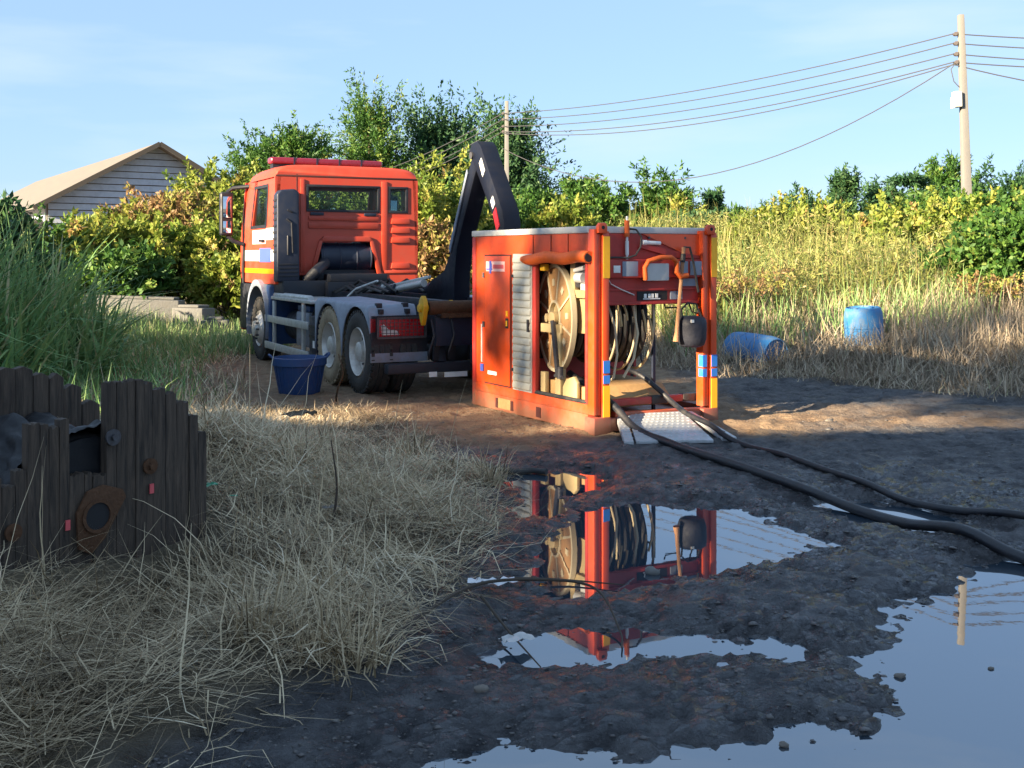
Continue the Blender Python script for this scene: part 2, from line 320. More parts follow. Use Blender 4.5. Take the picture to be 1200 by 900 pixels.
nx, ny = len(gx), len(gy); idx = np.arange(nx * ny).reshape(ny, nx)
F = np.stack([idx[:-1, :-1], idx[:-1, 1:], idx[1:, 1:], idx[1:, :-1]], -1).reshape(-1, 4)
gm, N, L, P = new_mat('mud_and_dirt')
tc = N.new('ShaderNodeTexCoord')
def noise(scale, detail=8, rough=.6, vec=None, dist=0):
    n = N.new('ShaderNodeTexNoise'); n.inputs['Scale'].default_value = scale; n.inputs['Detail'].default_value = detail; n.inputs['Roughness'].default_value = rough; n.inputs['Distortion'].default_value = dist
    L.new(vec or tc.outputs['Object'], n.inputs['Vector']); return n.outputs['Fac']
def mrange(s, a, b, c, d):
    n = N.new('ShaderNodeMapRange'); L.new(s, n.inputs[0])
    for i, v in enumerate((a, b, c, d)): n.inputs[i + 1].default_value = v
    return n.outputs[0]
def mixc(f, a, b):
    n = N.new('ShaderNodeMix'); n.data_type = 'RGBA'; L.new(f, n.inputs['Factor'])
    for k, s in (('A', a), ('B', b)):
        if isinstance(s, tuple): n.inputs[k].default_value = s + (1,)
        else: L.new(s, n.inputs[k])
    return n.outputs['Result']
def attr(nm): n = N.new('ShaderNodeAttribute'); n.attribute_name = nm; return n.outputs['Fac']
def mth(op, a, b):
    n = N.new('ShaderNodeMath'); n.operation = op
    for i, s in enumerate((a, b)):
        if isinstance(s, (int, float)): n.inputs[i].default_value = s
        else: L.new(s, n.inputs[i])
    return n.outputs[0]
wet = attr('wet'); tanz = attr('tan'); soil = attr('soil')
fine = noise(26, 8, .75); mid = noise(5, 8, .65); big = noise(1.1, 6, .6)
mud = mixc(mrange(mid, .35, .65, 0, 1), (.052, .053, .060), (.170, .168, .172))
mud = mixc(mrange(fine, .55, .72, 0, .7), mud, (.27, .265, .26))
tand = mixc(mrange(mid, .3, .7, 0, 1), (.20, .125, .075), (.40, .28, .175))
tand = mixc(mrange(fine, .6, .8, 0, .5), tand, (.42, .32, .22))
tf = mth('ADD', tanz, mrange(big, .3, .7, -.25, .25))
col = mixc(mrange(tf, .25, .75, 0, 1), mud, tand)
col = mixc(soil, col, mixc(mid, (.10, .078, .05), (.26, .21, .14)))
wn = mth('ADD', wet, mrange(noise(3.3, 7, .7), .3, .7, -.45, .45))
wetf = mrange(wn, .35, .8, 0, 1)
dk = N.new('ShaderNodeMix'); dk.data_type = 'RGBA'; dk.blend_type = 'MULTIPLY'; L.new(mth('MULTIPLY', wetf, .45), dk.inputs['Factor']); L.new(col, dk.inputs['A']); dk.inputs['B'].default_value = (.35, .36, .40, 1)
L.new(dk.outputs['Result'], P.inputs['Base Color'])
L.new(mrange(mth('ADD', wetf, mrange(fine, .3, .7, -.12, .12)), 0, 1, .78, .10), P.inputs['Roughness'])
P.inputs['IOR'].default_value = 1.33
bp = N.new('ShaderNodeBump'); bp.inputs['Strength'].default_value = 1.0; bp.inputs['Distance'].default_value = .06
L.new(mth('ADD', noise(38, 8, .7), mth('MULTIPLY', noise(11, 6, .6), 1.6)), bp.inputs['Height']); L.new(bp.outputs[0], P.inputs['Normal'])
gme = raw_mesh('ground', np.stack([GX, GY, Z], -1).reshape(-1, 3), F, gm, smooth=True)
WET = np.clip(1.05 + .55 * SD, 0, 1) * (1 - sstep(.1, .6, EIN)) * (1 - sstep(9, 12, GY)) * .9 + .30 * sstep(2, 4, GX) * sstep(7, 9, GY) * (1 - sstep(13, 15, GY))
TAN_AND_SUN = sstep(9.6, 10.9, GY + .8 * (fbm(GX * .7, GY * .7) - .0)) * (1 - .75 * sstep(1.5, 3.2, GX) * sstep(12.2, 12.9, GY)) * (1 - .45 * sstep(2.3, 3.2, GX))  # tan dirt; on the right narrowed to paint in the sunlit streak
SOIL = np.maximum(sstep(0, .4, EIN) * (1 - .6 * sstep(10.5, 12, GY)), sstep(0, 1, BI)); SOIL = np.maximum(SOIL, sstep(20, 24, GY)); SOIL = np.where(GY < 1, .5, SOIL)
for nm, A in (('wet', WET), ('tan', TAN_AND_SUN), ('soil', SOIL)):
    a = gme.attributes.new(nm, 'FLOAT', 'POINT'); a.data.foreach_set('value', A.ravel().astype(np.float32))
tag(inst('ground', gme), None, None, kind='structure')

wm, N, L, P = new_mat('puddle_water')
P.inputs['Base Color'].default_value = (.022, .036, .052, 1); P.inputs['Roughness'].default_value = .015; P.inputs['IOR'].default_value = 3.2  # blue in the base colour stands in for deeper sky reflection
tc = N.new('ShaderNodeTexCoord'); bp = N.new('ShaderNodeBump'); bp.inputs['Strength'].default_value = .015; bp.inputs['Distance'].default_value = .01
L.new(noise(7, 3, .5), bp.inputs['Height']); L.new(bp.outputs[0], P.inputs['Normal'])
for pk, poly in enumerate(PUD):
    wz = -.045 - .0015 * pk
    c = np.mean(poly, 0); xs = [p[0] for p in poly]; ys = [p[1] for p in poly]
    b = MB(); b.add([(min(xs) - .35, min(ys) - .35, wz), (max(xs) + .35, min(ys) - .35, wz), (max(xs) + .35, max(ys) + .35, wz), (min(xs) - .35, max(ys) + .35, wz)], [(0, 1, 2, 3)])
    tag(b.build('puddle', wm), None, None, kind='structure')

# ================================================================== HOOK-LIFT TRUCK   local x forward, y left, z up
truck = empty('hook_lift_truck', (-.805, 14.285, .03), math.atan2(.892, -.452), 'orange cab hook-lift truck with black folded arm and grey fenders', 'truck')
side = lambda u, w, t: (u, t, w)
rear = lambda u, w, t: (t, u, w)
# chassis
b = MB()
for s in (-1, 1): b.box(-.8, 6.1, s * .42 - .05, s * .42 + .05, .72, 1.0)
for x in (-.78, -.1, 1.1, 2.2, 3.3, 4.4): b.box(x, x + .12, -.42, .42, .76, .96)
b.build('chassis_frame', M['chassis'], truck, .01)
for x in (0, 1.15):
    b = MB(); b.cyl((x, -.95, .5), (x, .95, .5), .08); b.lathe([(0, -.26), (.14, -.24), (.22, -.1), (.22, .1), (.14, .24), (0, .26)], (x, 0, .5), (0, 1, 0), 20); b.build('axle', M['chassis'], truck)
b = MB(); b.cyl((5.0, -.9, .48), (5.0, .9, .48), .07); b.build('axle', M['chassis'], truck)
# subframe of the hook lift
b = MB()
for s in (-1, 1): b.box(-.85, 3.7, s * .36 - .07, s * .36 + .07, 1.0, 1.16)
b.box(-.9, -.75, -.55, .55, .98, 1.14); b.box(3.55, 3.7, -.5, .5, 1.0, 1.3)
b.build('subframe', M['chassis'], truck, .008)
# wheels
def tyre_mesh(w):
    p = [(.29, -w / 2 + .03), (.33, -w / 2), (.42, -w / 2 - .005), (.475, -w / 2 + .005), (.505, -w / 2 + .035)]
    g = [(-.30, 0), (-.28, .014), (-.26, 0), (-.10, 0), (-.08, .014), (-.06, 0), (.06, 0), (.08, .014), (.10, 0), (.26, 0), (.28, .014), (.30, 0)]
    p += [(.515 - d, h * w / .7 * .95) for h, d in g]
    p += [(r, -h) for r, h in p[:5][::-1]]
    return p
def wheel(x, y, sgn, w=.29, dual=False, mt='tyre', steer=False):
    b = MB(); b.lathe(tyre_mesh(w), (x, y - sgn * w / 2, .515), (0, 1, 0), 48)
    for k in range(40):                                       # tread lugs
        a = k * 2 * math.pi / 40; c, s_ = math.cos(a), math.sin(a)
        for t0, t1 in ((-.47, -.33), (.33, .47)):
            yy = y - sgn * w / 2
            b.bar((x + .505 * c, yy + t0 * w, .515 + .505 * s_), (x + .505 * c, yy + t1 * w, .515 + .505 * s_), .045, .03, (c, 0, s_))
    if dual: b.lathe(tyre_mesh(w), (x, y - sgn * (w * 1.5 + .05), .515), (0, 1, 0), 48)
    t = b.build('wheel', M[mt], truck, angle=40)
    yo = y
    r = MB()
    if steer: prof = [(.30, -.04), (.285, 0), (.27, -.03), (.25, -.03), (.20, .03), (.13, .045), (.12, .09), (.0, .10)]
    else: prof = [(.31, -.03), (.295, .0), (.28, -.03), (.265, -.12), (.19, -.14), (.13, -.13), (.12, -.02), (.07, 0), (.0, .0)]
    r.lathe([(q, h * sgn) for q, h in prof], (x, yo, .515), (0, 1, 0), 40); rim = r.build('rim', M['rimsteel'], t)
    h = .035 if steer else -.14
    n = MB(); n.cyl((0, 0, 0), (0, sgn * .05, 0), .016, n=6); nm = n.mesh('wheel_nut', M['steel'])
    for k in range(10):
        a = k * 2 * math.pi / 10; inst('wheel_nut', nm, t, (x + math.cos(a) * .165, yo + sgn * h, .515 + math.sin(a) * .165))
for s in (1, -1):
    wheel(0, 1.25 * s, s, dual=True); wheel(1.15, 1.25 * s, s, dual=True, mt='tyredust'); wheel(5.0, 1.22 * s, s, steer=True)
# rear fenders
for s in (1, -1):
    def arch(cx, r=.565, n=14, a0=-8, a1=188): return [(cx - r * math.cos(R(a0 + (a1 - a0) * k / n)) * 1.0, .515 + r * math.sin(R(a0 + (a1 - a0) * k / n))) for k in range(n + 1)]
    poly = [(-.50, .42), (-.50, .98), (-.42, 1.10), (1.62, 1.13), (1.72, 1.08), (1.72, .44)]
    a2 = [p for p in arch(1.15)][::-1]; a1 = [p for p in arch(0.0)][::-1]
    # side skin as a strip between outer outline and arches
    b = MB(); n = 60; xs = [-.50 + 2.22 * k / n for k in range(n + 1)]
    def low(x):
        z = .42
        for cx in (0, 1.15):
            d = abs(x - cx)
            if d < .555: z = max(z, .515 + math.sqrt(.56 ** 2 - d * d))
        return z
    def hi(x): return 1.10 + .03 * (x + .42) / 2.04 - (.12 * ((-.42 - x) / .08) ** 2 if x < -.42 else 0) - (.05 * ((x - 1.62) / .1) ** 2 if x > 1.62 else 0)
    P_ = [[(x, s * 1.262, low(x)) for x in xs], [(x, s * 1.262, max(low(x) + .005, hi(x) - .03)) for x in xs], [(x, s * 1.235, hi(x)) for x in xs], [(x, s * .66, hi(x) + .012) for x in xs]]
    b.grid(P_, lambda i, j: True, lambda p: (p[0], p[1] - s * .012 if abs(p[1]) > 1 else p[1], p[2] - .014 if abs(p[1]) < 1.25 else p[2]))
    b.box(-.515, -.495, min(s * .52, s * 1.25), max(s * .52, s * 1.25), .42, .53)
    fe = b.build('fender', M['fender'], truck, angle=50)
    b = MB(); b.box(-.50, -.48, min(s * .52, s * 1.24), max(s * .52, s * 1.24), .53, .98); b.build('mud_flap', M['black'], fe)
    for yy in (1.12, .78): b = MB(); b.box(-.53, -.45, s * yy - .03, s * yy + .03, 1.00, 1.06); b.box(-.46, -.38, s * yy - .035, s * yy + .035, 1.05, 1.13); b.build('fender_clip', M['black'], fe, .006)
    # tail lamp with wire guard
    b = MB(); b.box(-.545, -.50, min(s * .58, s * 1.17), max(s * .58, s * 1.17), .73, .94); tl = b.build('tail_lamp', M['tail'], truck, .008)
    b = MB()
    for k in range(13): y = s * (.58 + .59 * k / 12); b.bar((-.575, y, .72), (-.575, y, .95), .007, .007)
    for k in range(6): z = .73 + .042 * k; b.bar((-.575, s * .57, z), (-.575, s * 1.18, z), .007, .007)
    b.bar((-.575, s * .565, .715), (-.575, s * 1.185, .715), .018, .018); b.bar((-.575, s * .565, .955), (-.575, s * 1.185, .955), .018, .018)
    b.bar((-.575, s * .565, .715), (-.575, s * .565, .955), .018, .018); b.bar((-.575, s * 1.185, .715), (-.575, s * 1.185, .955), .018, .018)
    b.build('lamp_guard', M['steel'], tl)
    b = MB(); b.prism([(s * 1.12, .75), (s * .90, .75), (s * .93, .80), (s * 1.04, .82), (s * 1.10, .88), (s * 1.13, .86)], rear, -.552, -.54); b.build('lamp_lens', M['white'], tl)
    b = MB(); b.box(-.50, -.46, min(s * 1.18, s * 1.25), max(s * 1.18, s * 1.25), .78, .95); b.build('side_reflector', M['tail'], truck, .005)
# rear underrun bar and rear frame bits
b = MB(); b.box(-.80, -.66, -1.14, 1.14, .30, .42); ub = b.build('underrun_bar', M['chassis'], truck, .02)
for y in (-.42, .42): b = MB(); b.bar((-.73, y, .42), (-.6, y, .8), .10, .06); b.build('bar_bracket', M['chassis'], ub, .005)
b = MB(); b.box(-.86, -.80, -.55, .55, .62, .98); b.box(-.88, -.86, -.50, -.05, .66, .94); b.box(-.9, -.84, -.3, .1, .40, .62); b.build('rear_crossmember', M['navy'], truck, .01)
b = MB()
for y in (.52, .30, .05): b.bar((-.84, y, .98), (-.72, y - .02, .44), .07, .05)
for y in (.62, .36): b.tube([(-.87, y, .95), (-.90, y - .03, .75), (-.86, y + .02, .55), (-.8, y, .46)], .016)
b.build('rear_strut', M['chassis'], truck, .004)
b = MB(); b.box(-.815, -.805, .12, .42, .24, .30); b.box(-.815, -.805, .52, .62, .25, .31); b.build('number_plate', M['white'], truck)
b = MB(); b.box(-.895, -.885, -.12, .12, 1.02, 1.09); b.build('rear_label', M['white'], truck)
# roller with yellow end guides
b = MB(); b.cyl((-.86, .66, 1.08), (-.86, -.66, 1.08), .085, n=20); b.box(-.92, -.78, -.5, .5, .96, 1.02); b.build('rear_roller', M['rust'], truck)
for y, k in ((.72, 1), (.36, .62), (-.36, .62), (-.72, 1)):
    b = MB(); b.prism([(-.86 + (x_ + .86) * k, 1.08 + (z_ - 1.08) * k) for x_, z_ in ((-.96, 1.10), (-.93, 1.18), (-.87, 1.23), (-.80, 1.17), (-.77, 1.08), (-.81, .96), (-.87, .87), (-.93, .98))], side, y - .03, y + .03)
    b.cyl((-.86, y - .06, 1.08), (-.86, y + .06, 1.08), .05); b.build('roller_guide', M['yplas'], truck, .012)
# hook arm: a side profile pulled across the width
b = MB()
main = [(1.05, 1.02), (1.05, 1.26), (.86, 1.38), (.45, 1.50), (.22, 1.76), (-.13, 2.40), (-.33, 2.76), (-.50, 3.03), (-.64, 3.02), (-.62, 2.84), (-.52, 2.70), (-.34, 2.40), (-.18, 2.14), (.02, 1.80), (.10, 1.40), (.10, 1.02)]
b.prism(main, side, -.34, -.11); arm_o = b.build('hook_arm', M['arm'], truck, .02)
b = MB(); b.prism([(.24, 1.80), (.20, 1.74), (-.35, 2.74), (-.33, 2.80)], side, -.109, -.09); b.build('arm_lit_strip', M['fender'], arm_o, .004)  # paler strip puts the sunlit look of the arm side into colour
b = MB()
b.prism([(-.46, 3.00), (-.54, 3.10), (-.70, 3.12), (-.80, 3.05), (-1.40, 2.24), (-1.45, 2.08), (-1.43, 1.80), (-1.36, 1.70), (-1.28, 1.74), (-1.26, 1.94), (-1.18, 2.14), (-.98, 2.38), (-.62, 2.82)], side, -.29, -.06)
b.build('hook_jib', M['arm'], truck, .02)
b = MB(); b.prism([(-.84, 2.90), (-.78, 2.84), (-.88, 2.66), (-.94, 2.74)], side, -.06, -.053); b.build('warning_mark', M['white'], arm_o); b = MB(); b.prism([(-1.16, 2.42), (-1.10, 2.36), (-1.16, 2.26), (-1.22, 2.32)], side, -.06, -.053); b.build('warning_mark', M['white'], arm_o)
b = MB(); b.prism([(-1.24, 2.28), (-1.17, 2.20), (-1.27, 1.98), (-1.35, 2.06)], side, -.06, -.052); b.build('warning_stripe', M['tail'], arm_o)
b = MB(); b.cyl((-.56, -.40, 2.95), (-.56, -.04, 2.95), .045); b.build('arm_pin', M['steel'], arm_o)
for y in (-.62, .18):
    b = MB(); b.cyl((3.1, y * .7, 1.12), (1.5, y * .7, 1.24), .085, n=18); c = b.build('lift_cylinder', M['navy'], truck)
    b = MB(); b.cyl((1.5, y * .7, 1.24), (.55, y * .7, 1.34), .05, n=14); b.build('piston_rod', M['silver'], c)
b = MB(); b.bar((2.75, .30, 1.14), (.62, .02, 1.42), .05, .04); b.build('arm_rail', M['silver'], truck, .006)
b = MB()
for k, (y, zz) in enumerate(((.42, 1.22), (.30, 1.28), (.52, 1.2), (-.1, 1.3), (-.45, 1.24))):
    b.tube([(3.5 - .2 * k, y, 1.15), (2.9 - .1 * k, y - .05, zz + .05), (2.4, y - .1, zz - .04), (1.9, y - .06, zz + .06), (1.4, y - .12, 1.2)], .022)
b.build('hydraulic_line', M['rubber'], truck)
b = MB(); b.tube([(2.6, .5, 1.10), (2.45, .42, 1.22), (2.1, .22, 1.34), (1.95, .2, 1.30), (1.9, .2, 1.16)], .018); b.build('steel_pipe', M['silver'], truck)
# left side equipment between the wheels
b = MB(); b.box(2.15, 4.35, .52, 1.20, 1.02, 1.07); b.cyl((2.4, 1.12, 1.09), (4.3, 1.12, 1.09), .045); b.cyl((4.1, .95, 1.1), (4.1, .95, 1.24), .05); b.build('side_deck', M['silver'], truck, .01)
b = MB(); b.box(4.05, 4.4, .86, 1.06, 1.20, 1.24); b.box(4.05, 4.09, .86, 1.06, 1.07, 1.20); b.box(4.36, 4.4, .86, 1.06, 1.07, 1.20); b.build('deck_bracket', M['silver'], truck, .006)
gd = None
for z0 in (.66, .24):
    b = MB(); b.box(2.15, 4.52, 1.21, 1.25, z0, z0 + .11); b.build('side_guard_rail', M['silver'], truck, .012)
b = MB()
for x in (2.5, 4.12): b.box(x, x + .07, 1.16, 1.208, .24, 1.0)
b.build('guard_post', M['silver'], truck, .006)
b = MB(); b.box(1.78, 2.14, .60, 1.22, .30, .86); bx_ = b.build('battery_box', M['navy'], truck, .015)
b = MB(); b.box(1.86, 1.94, 1.222, 1.23, .42, .52); b.build('box_label', M['white'], bx_)
b = MB(); b.box(1.82, 2.10, 1.222, 1.235, .56, .60); b.box(1.82, 2.10, 1.222, 1.235, .70, .74); b.build('box_rib', M['black'], bx_)
b = MB(); b.box(2.55, 3.25, .55, 1.10, .36, .88); tk = b.build('fluid_tank', M['fender'], truck, .05)
b = MB(); b.box(2.58, 3.22, .57, 1.08, .885, .97); b.build('tank_lid', M['bucket'], tk, .02)
b = MB(); b.cyl((3.35, .8, .62), (4.1, .8, .62), .24, n=20); b.build('air_tank', M['chassis'], truck)
b = MB(); b.cyl((2.3, .62, .55), (2.5, .62, .9), .05); b.build('filter', M['chassis'], truck)
b = MB()
for k in range(5): b.tube([(2.2 + .1 * k, .7, 1.0), (2.15 + .1 * k, 1.0, .95), (2.1 + .08 * k, 1.1, .82), (2.0, 1.05, .80)], .014)
b.build('cable_bundle', M['rubber'], truck)
# cab: hollow shell
S0, S1 = 4.05, 6.35
def cabwall(P, keep, off, nm, mt='cab', bev=0): b = MB(); b.grid(P, keep, off); return b.build(nm, M[mt], truck, bev, 30)
ys_ = [1.20, .86, .69, .50, -.40, -.52, -.69, -1.01, -1.20]
zs_ = [1.26, 1.40, 1.93, 2.10, 2.42, 2.83, 2.96]
def yrow(z):
    y = list(ys_)
    if z < 1.9: k = (1.93 - z) / .6; y[2] = .69 + .02 * k; y[3] = .50 + .15 * k; y[4] = -.40 - .17 * k; y[5] = -.58 - .10 * k; y[6] = min(y[6], y[5] - .03)
    return y
Pz = [[(S0, y, z) for y in yrow(z)] for z in zs_]
hole = {(0, 3), (1, 3), (4, 2), (4, 3), (4, 4), (4, 6), (0, 0), (0, 1), (0, 2)}
rw = cabwall(Pz, lambda i, j: (i, j) not in hole, lambda p: (p[0] + .05, p[1], p[2]), 'cab_rear_wall')
# pressed ribs of the rear wall
def raised(nm, polys, d=.02, mt='cab', par=rw, bev=.008):
    b = MB()
    for pl in polys: b.prism(pl, rear, S0 - d, S0 + .01)
    return b.build(nm, M[mt], par, bev, 30, 2)
rct = lambda y0, y1, z0, z1, t=0: [(y0, z0), (y1, z0), (y1 + t, z1), (y0 - t, z1)]
raised('pressed_panel', [rct(.66, -.50, 2.14, 2.24, -.01)])
raised('pressed_panel', [rct(.66, -.50, 2.27, 2.34, -.01)])
for z0 in (1.50, 1.92, 2.08, 2.23): raised('pressed_louvre', [rct(-.72, -1.06, z0, z0 + .09, .02)], .028)
raised('tunnel_rim', [[(.50, 1.94), (.42, 2.02), (-.34, 2.02), (-.42, 1.94)], [(.50, 1.94), (.42, 2.02), (.60, 1.28), (.68, 1.28)], [(-.42, 1.94), (-.34, 2.02), (-.52, 1.26), (-.60, 1.26)]], .03)
raised('roof_seam', [rct(1.19, -1.19, 2.955, 2.985)], .006, 'gasket')
raised('panel_seam', [rct(.862, .850, 1.4, 3.0)], .004, 'gasket')
raised('wall_pillar', [rct(-.56, -.66, 1.45, 2.92)], .018); raised('wall_pillar', [rct(.80, .73, 1.45, 2.92)], .018); raised('wall_step', [rct(-.60, -1.18, 1.42, 1.47)], .02)
raised('grab_plate', [rct(.64, .42, 2.352, 2.40)], .03, 'navy'); raised('grab_plate', [rct(-.26, -.46, 2.352, 2.40)], .03, 'navy')
# rear windows
for (y0, y1) in ((.69, -.52), (-.69, -1.01)):
    z0, z1 = 2.42, 2.83; b = MB(); t = .028
    for a in (rct(y0 + .012, y1 - .012, z0 - .012, z0 + t), rct(y0 + .012, y1 - .012, z1 - t, z1 + .012), rct(y0 + .012, y0 - t, z0 + t, z1 - t), rct(y1 + t, y1 - .012, z0 + t, z1 - t)): b.prism(a, rear, S0 - .014, S0 + .04)
    w = b.build('rear_window', M['black'], truck, .006)
    b = MB(); b.box(S0 + .012, S0 + .018, y1, y0, z0, z1); b.build('pane', M['glass'], w)
# doors (sides) with window opening
for s in (1, -1):
    xs = [S0, 4.55, 4.62, 5.50, 5.62, 6.02, 6.35]; zs = [1.26, 1.34, 2.12, 2.20, 2.82, 2.96]
    Pd = [[(x - (max(0, z - 1.95) * .33 if x > 5.55 else 0), s * (1.20 - max(0, z - 2.1) * .05), z) for x in xs] for z in zs]
    dw = cabwall(Pd, lambda i, j: not (i == 3 and j in (2, 3)) , lambda p: (p[0], p[1] - s * .05, p[2]), 'cab_door')
    q = 1.205
    b = MB(); b.box(4.62, 5.62, s * 1.155 - .004, s * 1.155 + .004, 2.2, 2.82); b.build('window_pane', M['glass'], dw)
    b = MB()
    for a, c in (((4.60, 2.18), (5.64, 2.18)), ((4.60, 2.84), (5.5, 2.84)), ((4.60, 2.18), (4.60, 2.84)), ((5.60, 2.18), (5.42, 2.84))):
        b.bar((a[0], s * (1.20 - (a[1] - 2.1) * .05), a[1]), (c[0], s * (1.20 - (c[1] - 2.1) * .05), c[1]), .05, .02, (0, 1, 0))
    b.build('window_frame', M['black'], dw)
    for nm, (x0, x1, z0, z1), mt in (('door_decal', (4.10, 4.60, 1.96, 2.15), 'roofgrey'), ('door_decal', (4.62, 5.5, 1.90, 2.13), 'stickpink'), ('door_decal', (4.10, 6.2, 1.62, 1.80), 'roofgrey'), ('door_decal', (4.3, 5.0, 1.605, 1.83), 'stickblue'), ('door_decal', (4.12, 6.2, 1.42, 1.50), 'amber')):
        b = MB(); k = .004 if mt != 'stickblue' else .007; y0 = s * 1.20; b.box(x0, x1, min(y0, y0 + s * k), max(y0, y0 + s * k), z0, z1); b.build(nm, M[mt], dw)
    b = MB(); b.bar((4.66, s * 1.235, 1.95), (4.9, s * 1.235, 1.95), .03, .04); b.build('door_handle', M['black'], dw, .006)
# front with windscreen
ys2 = [-1.2, -1.05, 1.05, 1.2]; zs2 = [1.2, 1.95, 2.06, 2.86, 2.96]
Pf = [[(6.35 - max(0, z - 1.95) * .33, y, z) for y in ys2] for z in zs2]
fw = cabwall(Pf, lambda i, j: not (i == 2 and j == 1), lambda p: (p[0] - .05, p[1], p[2]), 'cab_front_wall')
b = MB(); b.add([(6.35 - (z - 1.95) * .33 - .03, y, z) for z, y in ((2.06, -1.05), (2.06, 1.05), (2.86, 1.05), (2.86, -1.05))], [(0, 1, 2, 3)]); b.build('windscreen', M['glass'], fw)
b = MB(); b.box(4.12, 6.28, -1.14, 1.14, 1.42, 1.48); b.build('cab_floor', M['black'], truck)
# roof: rounded cross sections lofted front to back
secs = []
for x, zt_, ins in ((4.05, 3.10, .02), (4.10, 3.155, 0), (4.6, 3.17, 0), (5.3, 3.16, 0), (5.7, 3.12, .02), (5.95, 3.03, .05), (6.02, 2.965, .08)):
    z0 = 2.95; h = zt_ - z0; row = []
    for k in range(25):
        a = math.pi * k / 24; c, s_ = math.cos(a), math.sin(a); e = .36
        row.append((x, (1.19 - ins) * math.copysign(abs(c) ** e, c), z0 + h * abs(s_) ** .55))
    secs.append(row)
b = MB(); v = [p for r_ in secs for p in r_]; n = 25
f = [(i * n + k, i * n + k + 1, (i + 1) * n + k + 1, (i + 1) * n + k) for i in range(len(secs) - 1) for k in range(n - 1)]
b.add(v, f + [tuple(range(n)), tuple((len(secs) - 1) * n + k for k in range(n))[::-1]]); b.build('cab_roof', M['cab'], truck, angle=50)
# light bar
b = MB(); b.box(4.86, 5.12, -.88, 1.05, 3.22, 3.33); lb = b.build('light_bar', M['lightbar'], truck, .04, segs=3)
b = MB(); b.box(4.90, 5.08, -.84, 1.01, 3.15, 3.225); b.build('light_bar_base', M['black'], lb)
b = MB()
for k in range(1, 5): y = -.88 + 1.93 * k / 5; b.box(4.855, 5.125, y - .012, y + .012, 3.215, 3.335)
b.build('light_bar_joint', M['navy'], lb)
# air intake tower
b = MB(); b.prism([(1.23, 1.30), (1.23, 2.66), (1.17, 2.73), (.95, 2.75), (.88, 2.70), (.87, 1.30)], rear, 3.82, 4.045); it = b.build('air_intake', M['navy'], truck, .03, segs=3)
b = MB()
for y0, pts in ((0, [(1.07, 2.42), (.98, 2.38)]), (0, [(1.08, 2.28), (1.0, 2.22), (.98, 1.75)]), (0, [(1.06, 2.02), (1.06, 1.72)])):
    b.tube([(3.818, y, z) for y, z in pts], .016, 8)
for z in (1.38, 1.44, 1.50, 1.56): b.box(3.812, 3.825, .90, 1.20, z, z + .025)
for k in range(9): b.box(3.86, 4.02, 1.225, 1.243, 1.75 + .1 * k, 1.79 + .1 * k)
b.build('intake_rib', M['black'], it, .004)
# engine, hoses and boxes behind / under the cab
b = MB(); b.cyl((4.25, .46, 1.68), (4.25, -.40, 1.68), .24, n=24); 
for y in (.42, .14, -.14, -.38): b.lathe([(.24, -.015), (.25, 0), (.24, .015)], (4.25, y, 1.68), (0, 1, 0), 24)
b.build('silencer', M['navy'], truck, .01)
b = MB(); b.box(3.75, 4.8, -.62, 1.15, 1.07, 1.32); b.box(3.6, 3.95, -.5, .45, 1.3, 1.42); b.tube([(3.9, .75, 1.3), (3.8, .62, 1.45), (4.0, .42, 1.58), (4.2, .35, 1.66)], .09, 12); b.build('engine_cover', M['chassis'], truck, .03)
b = MB(); b.box(4.1, 5.9, -.5, .5, 1.0, 1.44); b.build('engine_block', M['chassis'], truck, .02)
# front fenders, step
for s in (1, -1):
    b = MB(); n = 22; r0 = .60; P_ = []
    ang = [R(-18 + 216 * k / n) for k in range(n + 1)]
    sh = lambda a: (5.0 + r0 * 1.07 * math.cos(a), .62 + (r0 + .10) * math.sin(a))
    P_ = [[(sh(a)[0], s * 1.27, sh(a)[1] - .09 * max(0, math.sin(a)) * (1 if i == 0 else 0)) if i == 0 else (sh(a)[0], s * (1.27 if i == 1 else .80), sh(a)[1]) for a in ang] for i in range(3)]
    b.grid(P_, lambda i, j: True, lambda p: (p[0] * .985 + 5.0 * .015, p[1] - s * .01, p[2] - .015)); b.build('front_fender', M['fender'], truck, angle=50)
    b = MB(); b.box(4.30, 4.40, min(s * .7, s * 1.22), max(s * .7, s * 1.22), .30, 1.22); b.box(4.32, 4.6, min(s * .7, s * 1.2), max(s * .7, s * 1.2), 1.02, 1.24); b.build('fender_panel', M['bucket'], truck, .02)
    b = MB(); b.box(5.62, 6.38, min(s * .8, s * 1.21), max(s * .8, s * 1.21), .45, 1.24); b.build('front_step', M['black'], truck, .04)
b = MB(); b.box(6.2, 6.42, -1.2, 1.2, .42, 1.2); b.build('front_bumper', M['cab'], truck, .04)
# mirrors
for s in (1, -1):
    b = MB(); b.box(6.02, 6.16, min(s * 1.40, s * 1.62), max(s * 1.40, s * 1.62), 2.05, 2.80); mr = b.build('mirror_housing', M['black'], truck, .05, segs=3)
    b = MB(); b.box(6.005, 6.018, min(s * 1.44, s * 1.58), max(s * 1.44, s * 1.58), 2.36, 2.72); b.box(6.005, 6.018, min(s * 1.44, s * 1.58), max(s * 1.44, s * 1.58), 2.10, 2.30); b.build('mirror_glass', M['mirror'], mr, .004)
    b = MB(); b.tube([(6.08, s * 1.5, 2.79), (6.06, s * 1.40, 2.87), (5.9, s * 1.15, 2.90)], .035); b.tube([(6.08, s * 1.5, 2.06), (6.06, s * 1.40, 1.96), (6.0, s * 1.22, 1.90)], .035); b.tube([(6.02, s * 1.22, 1.92), (6.04, s * 1.23, 1.5), (6.05, s * 1.22, 1.24)], .025); b.build('mirror_bracket', M['black'], mr)
